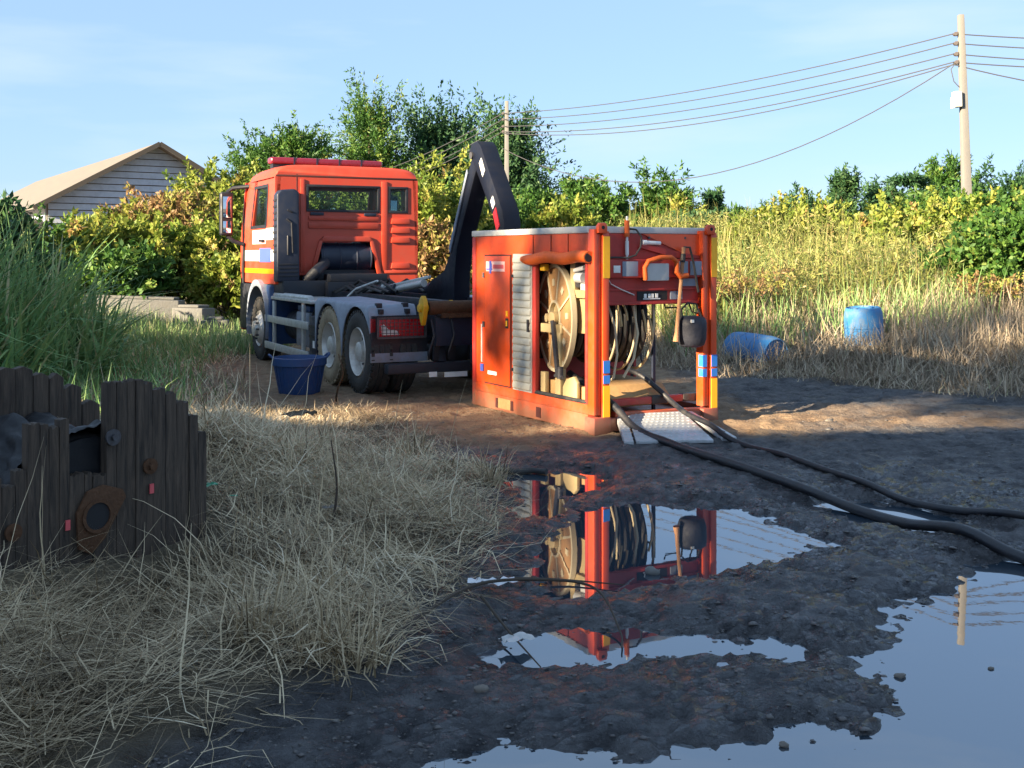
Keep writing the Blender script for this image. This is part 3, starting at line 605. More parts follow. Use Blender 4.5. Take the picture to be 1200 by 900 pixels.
# seats seen through the glass
for y in (-.6, .6):
    b = MB(); b.box(4.5, 5.0, y - .25, y + .25, 1.48, 1.95); b.box(4.42, 4.56, y - .24, y + .24, 1.95, 2.44); b.build('seat', M['black'], truck, .05)

# ================================================================== HOSE-REEL CONTAINER   local x across, y deep, z up
CON = empty('hose_reel_container', (.787, 10.55, .015), R(30), 'orange open-fronted hose-reel container with striped corner posts', 'container')
LN, WD, HT = 2.485, 1.5, 2.0
cx_ = lambda u, w, t: (t, u, w)          # prism in y-z, along x
cy_ = lambda u, w, t: (u, t, w)          # prism in x-z, along y
b = MB(); b.box(0, .09, .12, LN - .06, .02, .19); r1 = b.build('base_rail', M['orange'], CON, .01)
b = MB()
for y0, y1 in ((1.545, 1.60), (1.88, 1.93), (.98, 1.07)): b = MB(); b.box(-.006, .02, y0, y1, .05, .155); b.build('fork_pocket', M['gasket'], r1)
b = MB(); b.box(-.003, .02, 1.605, 1.875, .05, .16); b.build('pocket_plate', M['ply'], r1)
b = MB(); b.box(.004, .06, .12, LN - .04, .19, .285); b.build('lower_rail', M['orange'], CON, .006)
b = MB(); b.box(WD - .09, WD, .12, LN - .06, .02, .19); b.build('base_rail', M['red'], CON, .01)
b = MB(); b.box(.13, WD - .13, .03, .14, .02, .15); b.build('cross_rail', M['red'], CON, .008); b = MB(); b.box(.1, WD - .1, LN - .12, LN - .03, .02, .2); b.build('cross_rail', M['red'], CON, .008)
b = MB(); b.box(.09, WD - .09, .14, LN - .1, .06, .12); b.build('floor', M['red'], CON)
# posts
for (x0, y0, front) in ((0, 0, 1), (WD - .17, 0, 1), (0, LN - .08, 0), (WD - .08, LN - .08, 0)):
    b = MB()
    if front:
        b.box(x0, x0 + .045, y0 + .012, y0 + .12, 0.19, 1.97); b.box(x0 + .045, x0 + .095, y0 + .03, y0 + .12, .19, 1.96); b.box(x0 + .095, x0 + .17, y0, y0 + .10, .10, 1.95)
        po = b.build('corner_post', M['orange'], CON, .008)
        b = MB(); b.box(x0 - .012, x0 + .182, y0 - .012, y0 + .16, 0, .17); b.build('corner_foot', M['red'], po, .015)
        b = MB(); pl = [(x0 + .03, 1.93), (x0 + .03, 2.0), (x0 + .05, 2.03), (x0 + .12, 2.03), (x0 + .135, 2.0), (x0 + .135, 1.93)]; b.prism(pl, cy_, y0 - .02, y0 + .03); b.build('lifting_lug', M['orange'], po, .01)
        b = MB(); b.cyl((x0 + .083, y0 - .024, 1.985), (x0 + .083, y0 + .034, 1.985), .018); b.build('lug_hole', M['dark'], po)
        for z0, z1, mt in ((1.50, 1.90, 'yellow'), (.17, .47, 'yellow'), (.49, .57, 'blue'), (.59, .71, 'blue')):
            b = MB(); b.box(x0 + .100, x0 + .173, y0 - .004, y0 + .05, z0, z1); b.build('reflective_strip', M[mt], po)
        if x0 > .5:
            for z0, z1, mt in ((.49, .57, 'blue'), (.59, .71, 'blue')):
                b = MB(); b.box(x0 - .003, x0 + .048, y0 + .008, y0 + .08, z0, z1); b.build('reflective_strip', M[mt], po)
    else:
        b.box(x0, x0 + .08, y0, y0 + .08, .02, 1.93); b.build('corner_post', M['red'], CON, .008)
b = MB(); b.box(-.004, WD + .004, .10, LN + .01, 1.935, 2.0); b.build('roof_panel', M['roofgrey'], CON, .012)
b = MB(); b.box(.012, .045, 1.15, LN - .07, .285, 1.932); lw = b.build('side_wall', M['orange'], CON)
b = MB(); b.box(.012, .045, .12, 1.15, 1.72, 1.932); b.build('top_rail', M['orange'], CON)
for y in (.48, .80, 1.15): b = MB(); b.box(.006, .014, y - .004, y + .004, 1.73, 1.93); b.build('panel_joint', M['gasket'], CON)
b = MB(); b.box(.004, .0125, 1.60, 2.20, .29, 1.73); b.build('door_gasket', M['gasket'], lw)
b = MB(); b.box(-.006, .008, 1.617, 2.183, .307, 1.713); dr = b.build('side_door', M['orange'], CON, .005)
b = MB()
for z in (1.50, .95): b.cyl((-.012, 2.19, z - .03), (-.012, 2.19, z + .03), .016)
b.build('hinge', M['steel'], dr)
b = MB(); b.box(-.012, -.005, 1.64, 1.70, .93, 1.04); b.build('door_latch', M['dark'], dr, .003)
b = MB(); b.box(-.016, -.011, 1.655, 1.685, .955, 1.015); b.box(-.012, -.005, 1.65, 1.69, 1.06, 1.12); b.build('latch_handle', M['yellow'], dr)
b = MB(); b.box(-.009, -.005, 1.72, 2.14, 1.545, 1.655); st = b.build('maker_sticker', M['stickpink'], dr, label='faded white and red maker sticker')
b = MB(); b.box(-.011, -.008, 1.74, 1.98, 1.575, 1.62); b.build('sticker_lettering', M['stickred'], st)
b = MB(); b.prism([(2.06, 1.52), (2.02, 1.52), (2.0, 1.60), (2.02, 1.66), (2.06, 1.66)], cx_, -.012, -.008); b.box(-.0105, -.0085, 1.99, 2.13, 1.56, 1.575); b.build('sticker_emblem', M['stickblue'], st)
b = MB(); b.box(.0, .0118, 2.25, 2.275, .52, .95); s2 = b.build('maker_sticker', M['stickpink'], lw, label='upright narrow white sticker')
b = MB(); b.box(-.002, .0115, 2.225, 2.29, .42, .50); b.build('sticker_emblem', M['stickblue'], s2)
b = MB(); b.box(-.009, -.005, 1.90, 2.10, .40, .44); b.build('door_label', M['white'], dr)
# roller shutter with slats
b = MB(); b.box(.0, .0115, 1.165, 1.555, .285, 1.735); sh = b.build('shutter_frame', M['silver'], CON)
b = MB(); b.prism([(0, 0), (-.014, .012), (-.016, .045), (-.008, .07), (0, .076)], lambda u, w, t: (u, t, w), 1.18, 1.54); sme = b.mesh('slat', M['slat'], 0, 30)
for k in range(18): inst('slat', sme, sh, (0, 0, .30 + .0785 * k))
b = MB()
for z in (1.50, .5): b.cyl((-.02, 1.535, z), (-.004, 1.535, z), .018)
b.box(-.03, -.012, 1.19, 1.22, .92, 1.05); b.build('shutter_lock', M['black'], sh)
b = MB(); b.box(.0, .05, 1.09, 1.15, .285, 1.73); b.build('opening_jamb', M['red'], CON, .006)
b = MB(); b.box(.0, .03, .125, .17, .285, 1.7); b.build('opening_jamb', M['red'], CON, .006)
# partition, right wall, back
b = MB(); b.box(.05, WD - .05, 1.36, 1.40, .12, 1.93); b.build('partition', M['dark'], CON)
b = MB(); b.box(.05, WD - .12, 1.32, 1.355, .12, .62); b.build('kick_plate', M['red'], CON)
b = MB(); b.box(WD - .045, WD - .012, 1.36, LN - .07, .19, 1.932); b.box(WD - .045, WD - .012, .12, 1.36, 1.66, 1.932); b.build('side_wall', M['red'], CON)
b = MB(); b.box(.08, WD - .08, LN - .05, LN - .02, .19, 1.932); b.build('back_wall', M['red'], CON)
b = MB(); b.tube([(.55, LN, 1.2), (.55, LN + .14, 1.55), (.55, LN + .14, 1.75), (.95, LN + .14, 1.75), (.95, LN + .14, 1.55), (.95, LN, 1.2)], .03); b.build('hook_bail', M['red'], CON)
# tarp roll
b = MB(); pts = []
for k in range(15):
    y = .05 + 1.24 * k / 14; pts.append((-.035 + .006 * math.sin(k * 1.3), y, 1.70 + .012 * math.sin(k * .9) - .02 * (k / 14) ** 2))
b.tube(pts, [.058, .06, .06, .062, .06, .061, .059, .062, .06, .061, .058, .06, .058, .05, .03], 14); tp = b.build('tarp_roll', M['tarp'], CON, angle=60)
b = MB(); b.cyl((-.035, .047, 1.70), (-.035, .052, 1.70), .045); b.build('roll_bore', M['dark'], tp)
# base boards on the floor
b = MB(); b.prism([(.20, .22), (.20, .30), (.34, .42), (1.02, .44), (1.10, .36), (1.10, .22)], cx_, .12, 1.06); b.build('drip_board', M['ply'], CON, .01)
b = MB(); b.box(.10, 1.40, .14, .21, .24, .31); cb = b.build('lower_roller', M['red'], CON, .012)
b = MB(); b.box(.78, .98, .13, .22, .235, .315); b.build('roller_grip', M['rubber'], cb, .01); b = MB(); b.box(1.18, 1.42, .13, .22, .235, .315); b.build('roller_grip', M['rubber'], cb, .01)
b = MB(); b.prism([(.12, .15), (.60, .15), (.60, .17), (.12, .20)], lambda u, w, t: (u * 2.3, t, w), .05, .13); b.build('sill_plate', M['orange'], CON, .004)
b = MB(); b.cyl((.02, .14, .30), (.02, 1.1, .30), .022); b.build('side_rod', M['rubber'], CON)
# reel: tilted a little towards the opening
RC = Vector((.42, .84, 1.08)); ra = R(-13); AX = Vector((math.cos(ra), math.sin(ra), 0)); AT = Vector((-math.sin(ra), math.cos(ra), 0))
def rp(u, ang, r): return RC + AX * u + (AT * math.cos(ang) + Vector((0, 0, 1)) * math.sin(ang)) * r
b = MB(); b.lathe([(.17, -.30), (.17, -.275), (.53, -.275), (.53, -.30)], RC, AX, 48, True); fl = b.build('reel_flange', M['tan'], CON)
b = MB(); b.lathe([(.52, -.315), (.52, -.265), (.555, -.265), (.555, -.315)], RC, AX, 48, True); b.lathe([(.155, -.315), (.155, -.27), (.18, -.27), (.18, -.315)], RC, AX, 32, True); b.build('flange_rim', M['rim'], fl)
b = MB()
for k in range(8): a = k * math.pi / 4 + .3; b.bar(rp(-.305, a, .175), rp(-.305, a, .525), .022, .014, tuple(AX))
for k in range(8): a = k * math.pi / 4 + .69; b.bar(rp(-.304, a, .33), rp(-.304, a, .40), .06, .012, tuple(AX))
b.build('flange_rib', M['rim'], fl)
b = MB(); b.cyl(RC - AX * .40, RC + AX * .62, .045); b.cyl(RC - AX * .27, RC + AX * .56, .15, n=28); b.build('reel_axle', M['cream'], CON)
coil = random.Random(5)
b = MB(); 
for layer, r in enumerate((.24, .31, .38, .45)):
    for k in range(11):
        u = -.22 + .069 * k + (.03 if layer % 2 else 0)
        if layer == 3 and k in (0, 1, 2, 9): continue
        b.lathe([(r + .033 * math.cos(a), u + .033 * math.sin(a)) for a in [q * math.pi / 4 for q in range(8)]], RC + Vector((0, 0, coil.uniform(-.008, .008))), AX, 36, True)
b.build('hose_coil', M['rubber'], CON)
b = MB()
for u, r, w in ((.16, .545, .012), (.36, .55, .012), (.56, .54, .014)):
    b.lathe([(r + w * math.cos(a), u + w * math.sin(a)) for a in [q * math.pi / 4 for q in range(8)]], RC, AX, 48, True)
b.build('reel_hoop', M['rim'], CON)
b = MB()
for u in (.16, .36, .56):
    for k in range(6): a = k * math.pi / 3 + .5 + u; b.bar(rp(u, a, .1), rp(u, a, .54), .018, .018, tuple(AX))
b.build('hoop_spoke', M['steel'], CON)
b = MB(); b.tube([(.30, .22, 1.25), (.34, .15, 1.02), (.36, .14, .75), (.33, .16, .52), (.24, .22, .44)], .012); b.tube([(.58, .18, 1.22), (.60, .13, .95), (.55, .13, .70), (.45, .16, .52)], .014); b.build('loose_line', M['rim'], CON)
b = MB()
for (x, z0, z1) in ((.40, 1.02, 1.24), (.47, 1.08, 1.24), (.70, .95, 1.18), (.78, .88, 1.12)): b.tube([(x, .19, z1), (x + .02, .17, (z0 + z1) / 2), (x + .05, .19, z0)], .012)
b.build('hanging_strap', M['cream'], CON)
# cream bearing stand in front of the reel
b = MB(); b.box(.045, .115, .68, .78, .26, 1.02); b.box(.045, .115, .66, 1.06, .93, 1.02); b.box(.05, .10, .98, 1.07, .26, .52); b.prism([(.40, .26), (.40, .46), (.46, .52), (.60, .48), (.66, .40), (.66, .26)], cx_, .06, .10); stn = b.build('bearing_stand', M['cream'], CON, .008)
b = MB(); b.cyl((.03, .83, 1.08), (.16, .83, 1.08), .065, n=20); b.build('bearing', M['cream'], stn, .008)
b = MB(); b.bar((.035, .70, .50), (.035, .80, 1.06), .04, .05); b.cyl((.02, .60, .50), (.05, .78, .50), .02); b.cyl((.03, .66, .48), (.03, .66, .60), .03); b.build('drive_arm', M['steel'], stn)
b = MB(); b.box(.06, .12, .44, .52, 1.05, 1.68); b.box(.06, .12, .15, .50, 1.30, 1.38); b.box(.10, .14, .28, .44, .95, 1.30); b.build('side_bracket', M['cream'], CON, .006)
b = MB(); b.box(.06, .30, .17, .44, 1.40, 1.66); vb = b.build('valve_block', M['steel'], CON, .02)
b = MB(); b.cyl((.05, .25, 1.60), (.05, .42, 1.57), .022); b.cyl((.04, .24, 1.50), (.04, .36, 1.50), .05); b.box(.05, .09, .16, .32, 1.38, 1.46); b.build('valve_fitting', M['white'], vb)
b = MB(); b.box(.04, .10, .98, 1.07, 1.56, 1.63); b.build('work_lamp', M['yplas'], CON, .012)
# front header with its controls
b = MB(); b.box(.15, WD - .15, .09, .13, 1.235, 1.932); hd = b.build('header_panel', M['red'], CON)
b = MB(); b.box(.15, WD - .15, .035, .09, 1.50, 1.68); b.build('control_shelf', M['red'], CON, .012)
b = MB(); b.box(.15, WD - .15, .06, .09, 1.235, 1.262); b.box(.15, WD - .15, .07, .09, 1.375, 1.39); b.build('header_lip', M['red'], hd, .003)
b = MB(); b.prism([(.62, 1.932), (1.35, 1.932), (1.35, 1.71), (1.12, 1.74)], cy_, .075, .0895); b.build('gusset_plate', M['orange'], hd)  # brace plate; its lighter orange paints the sunlit triangle on the header
b = MB(); b.prism([(.56, 1.80), (.62, 1.83), (1.35, 1.71), (1.35, 1.685), (1.0, 1.70)], cy_, .06, .075); b.build('gusset_plate', M['red'], hd)
for (x0, x1, z0, z1, mt) in ((.24, .32, 1.55, 1.62, 'white'), (.345, .53, 1.515, 1.66, 'fender'), (1.02, 1.15, 1.52, 1.66, 'fender'), (1.18, 1.33, 1.52, 1.66, 'fender')):
    b = MB(); b.box(x0, x1, .027, .0345, z0, z1); b.build('control_plate', M[mt], hd, .003)
b = MB(); b.box(.615, .89, .0, .034, 1.47, 1.64); b.build('junction_box', M['roofgrey'], hd, .008)
b = MB(); b.tube([(.60, .0, 1.48), (.585, -.01, 1.60), (.62, -.02, 1.665), (.76, -.03, 1.70), (.90, -.02, 1.70), (.98, 0, 1.66)], .024, 12); b.build('orange_sleeve', M['tarp'], hd)
b = MB(); b.tube([(.985, .0, 1.66), (.98, -.01, 1.55), (1.02, -.01, 1.51), (1.12, 0, 1.52)], .026, 12); b.build('orange_sleeve', M['tarp'], hd)
b = MB(); b.box(.56, .93, .082, .0895, 1.275, 1.365); sl_ = b.build('gauge_slot', M['dark'], hd)
b = MB()
for x in (.64, .69, .73, .78): b.box(x, x + .03, .075, .083, 1.30, 1.34)
b.box(.63, .84, .078, .084, 1.285, 1.295); b.build('gauge_mark', M['white'], sl_)
b = MB()
for x in (.97, 1.05): b.box(x, x + .07, .08, .0895, 1.28, 1.36)
b.box(1.10, 1.30, .08, .0895, 1.41, 1.485); b.build('rating_plate', M['fender'], hd)
b = MB(); b.cyl((.61, .07, 1.845), (.66, .07, 1.845), .026); b.cyl((.66, .07, 1.845), (.83, .07, 1.84), .02); b.build('work_light', M['white'], hd)
b = MB()
for x in (.70, 1.15): b.cyl((x, .07, 1.895), (x, .09, 1.895), .012)
b.build('bolt', M['steel'], hd)
b = MB(); b.cyl((.42, .06, 1.50), (.42, .06, 2.10), .012); b.cyl((.42, .06, 1.72), (.42, .06, 1.86), .018); mst = b.build('mast', M['white'], CON)
b = MB(); b.cyl((.42, .06, 1.90), (.42, .06, 2.06), .026); b.build('beacon', M['tarp'], mst)
b = MB(); b.tube([(.43, .05, 1.98), (.50, .02, 1.97), (.55, 0, 1.90), (.54, 0, 1.80), (.48, .0, 1.72), (.40, .02, 1.695), (.25, .05, 1.70), (.15, .06, 1.69)], .010); b.build('cable_loop', M['rubber'], mst)
b = MB(); b.tube([(.17, .07, 1.45), (.20, .05, 1.475), (.23, .06, 1.44), (.35, .07, 1.39), (.52, .08, 1.33)], .007); b.build('tether', M['silver'], hd)
b = MB(); b.box(.92, .95, .30, .33, .12, 1.235); b.build('inner_post', M['navy'], CON)
b = MB(); b.tube([(1.22, .10, 1.24), (1.25, .09, 1.15), (1.32, .09, 1.13), (1.34, .1, 1.20)], .008); b.tube([(.98, .2, 1.235), (1.0, .2, 1.19), (1.15, .2, 1.19), (1.2, .2, 1.235)], .008); b.build('hanging_cable', M['rubber'], CON)

def cw(x, y, z): return CON.matrix_basis if False else (.787 + x * math.cos(R(30)) - y * math.sin(R(30)), 10.55 + x * math.sin(R(30)) + y * math.cos(R(30)), z + .015)
# wooden handled tool hanging in the opening
p0 = Vector(cw(1.09, .02, 1.80)); p1 = Vector(cw(.985, .01, .86))
t_ = empty('wooden_handled_tool', p1, 0, 'long reddish wooden handle with black collar hanging in container mouth', 'tool')
b = MB(); d = p0 - p1; b.tube([(0, 0, 0), d * .1, d * .5, d], [.034, .022, .019, .021], 10); b.build('handle', M['stick'], t_)
b = MB(); b.tube([d * .84, d * .93], .027, 10); b.build('collar', M['rubber'], t_)
b = MB(); b.tube([d * 1.0, d + Vector((.06, 0, .0)), d + Vector((.10, .02, -.15)), d + Vector((.15, .03, -.45))], .012); b.build('strap', M['rubber'], t_)
# black bag
pb = Vector(cw(1.20, .03, .80)); t_ = empty('black_bag', pb, R(22), 'rounded black canvas bag hanging beside the wooden handle', 'bag')
b = MB(); pr = [(0, 0), (.09, .0), (.125, .02), (.145, .08), (.15, .2), (.145, .27), (.12, .30), (.06, .31), (0, .312)]
b.lathe(pr, (0, 0, 0), (0, 0, 1), 28); bo = b.build('body', M['bag'], t_, angle=60)
b = MB(); b.tube([(-.11, 0, .29), (-.12, 0, .38), (-.05, .0, .44), (.06, .02, .43), (.11, 0, .30)], .010); b.build('strap', M['rubber'], t_)
b = MB(); b.box(-.09, -.06, -.145, -.125, .25, .28); b.build('buckle', M['white'], t_)

# ------------------------------------------------------------------ ramp
RP = empty('loading_ramp', (1.47, 10.12, 0), 0, 'studded aluminium ramp sloping from container sill onto the mud', 'ramp')
def slab(nm, q, th, mt, studs=False, nu=12, nv=10):
    b = MB(); q = [Vector(p) for p in q]; dn = Vector((0, 0, -th)); v = q + [p + dn for p in q]
    b.add(v, [(0, 1, 2, 3), (7, 6, 5, 4), (0, 4, 5, 1), (1, 5, 6, 2), (2, 6, 7, 3), (3, 7, 4, 0)]); o = b.build(nm, M[mt], RP, .004)
    if studs:
        b = MB()
        for i in range(nu):
            for j in range(nv):
                u = (i + .5 + (.25 if j % 2 else -.25)) / nu; w = (j + .5) / nv; c = q[0] * (1 - u) * (1 - w) + q[1] * u * (1 - w) + q[2] * u * w + q[3] * (1 - u) * w
                d = Vector((.022, 0, 0)); e = Vector((0, .018, .003)); k = Vector((0, 0, .007))
                b.add([c - d, c - e, c + d, c + e, c + k], [(0, 1, 4), (1, 2, 4), (2, 3, 4), (3, 0, 4)])
        s_ = b.build('tread_studs', M['plate'], o, angle=10); s_['kind'] = 'stuff'
    return o
slab('ramp_plate', [(-.35, -.12, .06), (.36, -.05, .06), (.22, .92, .185), (-.34, .75, .185)], .03, 'plate', True)
slab('ramp_edge', [(-.46, -.15, .06), (-.375, -.15, .06), (-.365, .74, .18), (-.455, .74, .18)], .05, 'plate', True, 2, 12)
ro = slab('ramp_side_plate', [(.455, .05, .06), (.60, .10, .06), (.32, .93, .185), (.25, .90, .185)], .03, 'plate')
b = MB(); b.prism([(.45, .20), (.52, .20), (.46, .34), (.41, .34)], lambda u, w, t: (u, w + .03, t + (w - .2) * .15), .085, .0905); b.build('hand_hole', M['dark'], ro)

# ------------------------------------------------------------------ hoses
def spline(pts, n=8):
    P = [Vector(p) for p in pts]; P = [P[0] * 2 - P[1]] + P + [P[-1] * 2 - P[-2]]; o = []
    for i in range(1, len(P) - 2):
        for k in range(n):
            t = k / n; a, b_, c, d = P[i - 1], P[i], P[i + 1], P[i + 2]
            o.append(.5 * ((2 * b_) + (c - a) * t + (2 * a - 5 * b_ + 4 * c - d) * t * t + (3 * b_ - a - 3 * c + d) * t ** 3))
    return o + [P[-2]]
gz = lambda x, y, r: max(zt(x, y), -.045) + r * .8
def hose(pts, r, label, nm='hose', mt='hose'):
    b = MB(); q = spline(pts, 10); b.tube(q, r, 14); o = b.build(nm, M[mt], angle=60)
    return tag(o, label, 'hose')
h1 = [cw(.20, .75, .52), cw(.22, .40, .40), cw(.22, .16, .33), cw(.24, .0, .26), (1.12, 10.45, .14), (1.24, 10.24, .08)]
for x, y in ((1.36, 10.0), (1.52, 9.55), (1.73, 9.0), (1.95, 8.5), (2.16, 8.03), (2.36, 7.6), (2.56, 7.2), (2.75, 6.77), (2.95, 6.34), (3.4, 5.6), (4.4, 4.4), (6.0, 3.0), (8.0, 1.6)): h1.append((x, y, gz(x, y, .042)))
hose(h1, .035, 'thick black hose crossing the ramp edge, nearer the puddles')
h2 = [cw(.78, .60, .56), cw(.80, .34, .50), cw(.90, .16, .36), cw(.93, .0, .26), (1.70, 10.72, .20), (1.86, 10.42, .145), (1.97, 10.15, .07)]
for x, y in ((2.1, 9.9), (2.28, 9.35), (2.46, 8.82), (2.63, 8.3), (2.80, 7.88), (3.03, 7.5), (3.3, 7.13), (3.9, 6.55), (5.0, 5.6), (6.6, 4.2), (8.6, 2.6)): h2.append((x, y, gz(x, y, .034)))
hose(h2, .026, 'thinner dusty black hose lying over the studded ramp, beyond the thick hose')
h3 = [(x, y, gz(x, y, .03)) for x, y in ((-.85, 9.02), (-.55, 8.97), (-.28, 9.03), (0, 9.0), (.16, 9.04), (.28, 8.98))]
hose(h3, .026, 'short dark pipe lying at the end of the small far puddle', 'pipe_piece', 'rubber')

# ================================================================== BLUE BASIN, DRUMS
bk = empty('blue_basin', (-2.63, 13.72, .02), R(20), 'dark blue ribbed plastic basin beside the truck wheels', 'basin')
b = MB(); b.lathe([(0, .02), (.22, .02), (.235, 0), (.245, .02), (.31, .37), (.335, .37), (.335, .46), (.315, .465), (.30, .43), (.225, .05), (0, .05)], (0, 0, 0), (0, 0, 1), 40); bo = b.build('body', M['bucket'], bk, angle=40)
b = MB()
for k in range(28): a = k * 2 * math.pi / 28; c, s_ = math.cos(a), math.sin(a); b.bar((.243 * c, .243 * s_, .03), (.306 * c, .306 * s_, .36), .016, .016, (c, s_, 0))
b.build('rib', M['bucket'], bo)
for s in (-1, 1):
    b = MB(); b.tube([(s * .32, -.08, .45), (s * .36, -.06, .49), (s * .37, 0, .50), (s * .36, .06, .49), (s * .32, .08, .45)], .014); b.build('handle', M['bucket'], bk)
def drum(loc, rot, label):
    e = empty('plastic_drum', loc, 0, label, 'drum', None); e.rotation_euler = rot
    pr = [(0, .02), (.24, .02), (.26, 0), (.28, .03), (.29, .12), (.292, .30), (.285, .305), (.285, .325), (.292, .33), (.295, .45), (.292, .58), (.285, .585), (.285, .605), (.292, .61), (.29, .78), (.275, .86), (.26, .90), (.25, .91), (.245, .885), (0, .88)]
    b = MB(); b.lathe(pr, (0, 0, 0), (0, 0, 1), 40); bo = b.build('body', M['drum'], e, angle=35)
    b = MB()
    for s in (-1, 1): b.cyl((s * .15, 0, .88), (s * .15, 0, .91), .035)
    b.build('bung', M['drum'], bo)
    b = MB(); b.lathe([(.10, .885), (.11, .895), (.12, .885)], (0, 0, 0), (0, 0, 1), 30); b.lathe([(.19, .885), (.2, .895), (.21, .885)], (0, 0, 0), (0, 0, 1), 30); b.build('lid_ring', M['drum'], bo)
drum((5.44, 17.1, zt(5.44, 17.1) - .38), (R(2), R(-4), .4), 'upright blue plastic drum standing in the dead weeds')
az = R(-52); dv = Vector((math.sin(R(28)), -math.cos(R(28)), 0))
e_rot = Vector((.52, -.85, -.04)).to_track_quat('Z', 'Y').to_euler()
drum((3.50, 17.45, zt(3.6, 17.2) + .07), e_rot, 'fallen pale blue plastic drum lying at the weed edge')

# ================================================================== WOODEN CABLE REEL in the left foreground
WR = empty('wooden_cable_reel', (-2.12, 5.62, .40), math.atan2(.80, .60), 'broken dark wooden cable reel half sunk in dry grass', 'cable reel')
# local x along the flange, local -y faces the camera side, z up, centre = hub
rg = random.Random(3); RF = .69; x = -RF + .02
while x < RF - .04:
    w = rg.uniform(.045, .085); x1 = min(x + w, RF - .01); xm = (x + x1) / 2; h = RF * (1 - (abs(xm) / RF) ** 2.6) ** (1 / 2.6); top = h + rg.uniform(-.014, .008)
    if -.15 < xm < .03: top = min(top, .28 + rg.uniform(-.06, .04))
    elif -.36 < xm <= -.15: top = min(top, .50 + rg.uniform(-.06, .05))
    elif xm <= -.36: top = min(top, .30 + rg.uniform(-.07, .05))
    b = MB(); n = 7; bot = -h - .05; zz = [bot + (top - bot) * k / 5 for k in range(6)]
    prof = [(x + rg.uniform(0, .002), z) for z in zz[:-1]] + [(x + .003, top - rg.uniform(0, .012))] + [(x + (x1 - x) * (.2 + .15 * k), top + rg.uniform(-.014, .008)) for k in range(5)] + [(x1 - .003, top - rg.uniform(0, .012))] + [(x1 - rg.uniform(0, .002), z) for z in zz[:-1][::-1]]
    yo = rg.uniform(-.006, .004)
    b.prism(prof, lambda u, w_, t: (u, t, w_), -.035 + yo, .018 + yo); b.build('plank', M['wood'], WR, 0, 25, 1); x = x1
b = MB(); x = -RF
while x < RF - .05:                                                # second layer, crosswise boards behind
    x1 = min(x + rg.uniform(.1, .14), RF); zm = (x + x1) / 2; h = math.sqrt(RF * RF - zm * zm)
    if zm < .12: b.box(-h, h * .97, .02, .055, x + .004, x1 - .004)
    x = x1
b.build('backing_board', M['wood'], WR, .004)
b = MB(); b.cyl((0, .05, 0), (0, .92, 0), .40, n=28); b.build('reel_core', M['sheet'], WR)
b = MB(); b.prism([(-.12, -.13), (-.13, .05), (-.07, .15), (.02, .17), (.13, .13), (.15, .09), (.03, -.10), (-.05, -.17)], lambda u, w, t: (u, t, w), -.062, -.043); pl = b.build('hub_plate', M['rust'], WR, .006)
b = MB(); b.lathe([(.068, -.02), (.068, .0), (.085, .0), (.085, -.02)], (-.02, -.055, .02), (0, 1, 0), 28, True); b.build('hub_ring', M['rust'], pl)
b = MB(); b.cyl((-.02, -.066, .02), (-.02, -.060, .02), .068, n=24); b.build('hub_bore', M['dark'], pl)
for (bx, bz, mt) in ((-.45, .02, 'rust'), (.30, .22, 'rust'), (.08, .40, 'steel'), (.15, -.42, 'rust')):
    b = MB(); b.cyl((bx, -.055, bz), (bx, -.043, bz), .042, n=18); b.cyl((bx, -.075, bz), (bx, -.05, bz), .018, n=6); b.build('bolt', M[mt], WR)
for (bx, bz) in ((-.17, .0), (.31, .10)):
    b = MB(); b.box(bx - .012, bx + .012, -.05, -.042, bz - .025, bz + .025); b.build('red_tag', M['stickred'], WR)
# far flange
x = -RF
while x < RF - .02:
    x1 = min(x + rg.uniform(.08, .12), RF); xm = (x + x1) / 2; h = RF * max(0, 1 - (abs(xm) / RF) ** 2.4) ** (1 / 2.4)
    b = MB(); tp_ = h + rg.uniform(-.025, .015); yo = rg.uniform(-.006, .006)
    b.prism([(x + .001, -h), (x1 - .002, -h), (x1 - .002, tp_ - rg.uniform(0, .03)), (xm, tp_ + .008), (x + .002, tp_ - rg.uniform(0, .03))], lambda u, w_, t: (u, t, w_), .92 + yo, .975 + yo); b.build('plank', M['wood'], WR, .002, 25, 1); x = x1
# black sheet and cable slack draped over the core
gu, gv = 80, 60; V = []; rr = np.random.default_rng(4)
for i in range(gu):
    for j in range(gv):
        a = R(8 + 160 * i / (gu - 1)); yy = .02 + .98 * j / (gv - 1)
        q_ = a * 5 + yy * 2; r = .46 + .07 * float(fbm(np.array([q_]), np.array([yy * 3.]), 3)[0]) + .03 * abs(math.sin(6 * a + 9 * yy + 2 * math.sin(4 * yy)))
        r = r * .93; V.append((r * math.cos(a) * 1.05, yy * .9, r * math.sin(a)))
F_ = [(i * gv + j, i * gv + j + 1, (i + 1) * gv + j + 1, (i + 1) * gv + j) for i in range(gu - 1) for j in range(gv - 1)]
shm = raw_mesh('black_sheet', V, F_, M['sheet'], smooth=True); so_ = inst('black_sheet', shm, None, WR.location, WR.rotation_euler)
tag(so_, 'crumpled black plastic sheet draped over the cable reel core', 'plastic sheet')
b = MB()
for k in range(9): u = .10 + .05 * k; b.lathe([(.39 + .02 * math.cos(q * math.pi / 3), u + .02 * math.sin(q * math.pi / 3)) for q in range(6)], (0, 0, .0), (0, 1, 0), 40, True)
b.build('cable_winding', M['rubber'], WR)

# ================================================================== SHED, BLOCKS, POLES, WIRES
SH = empty('gabled_shed', (-12.85, 40, 0), math.atan2(.54, .84), 'grey boarded shed with tan gable roof behind the bushes', 'shed')
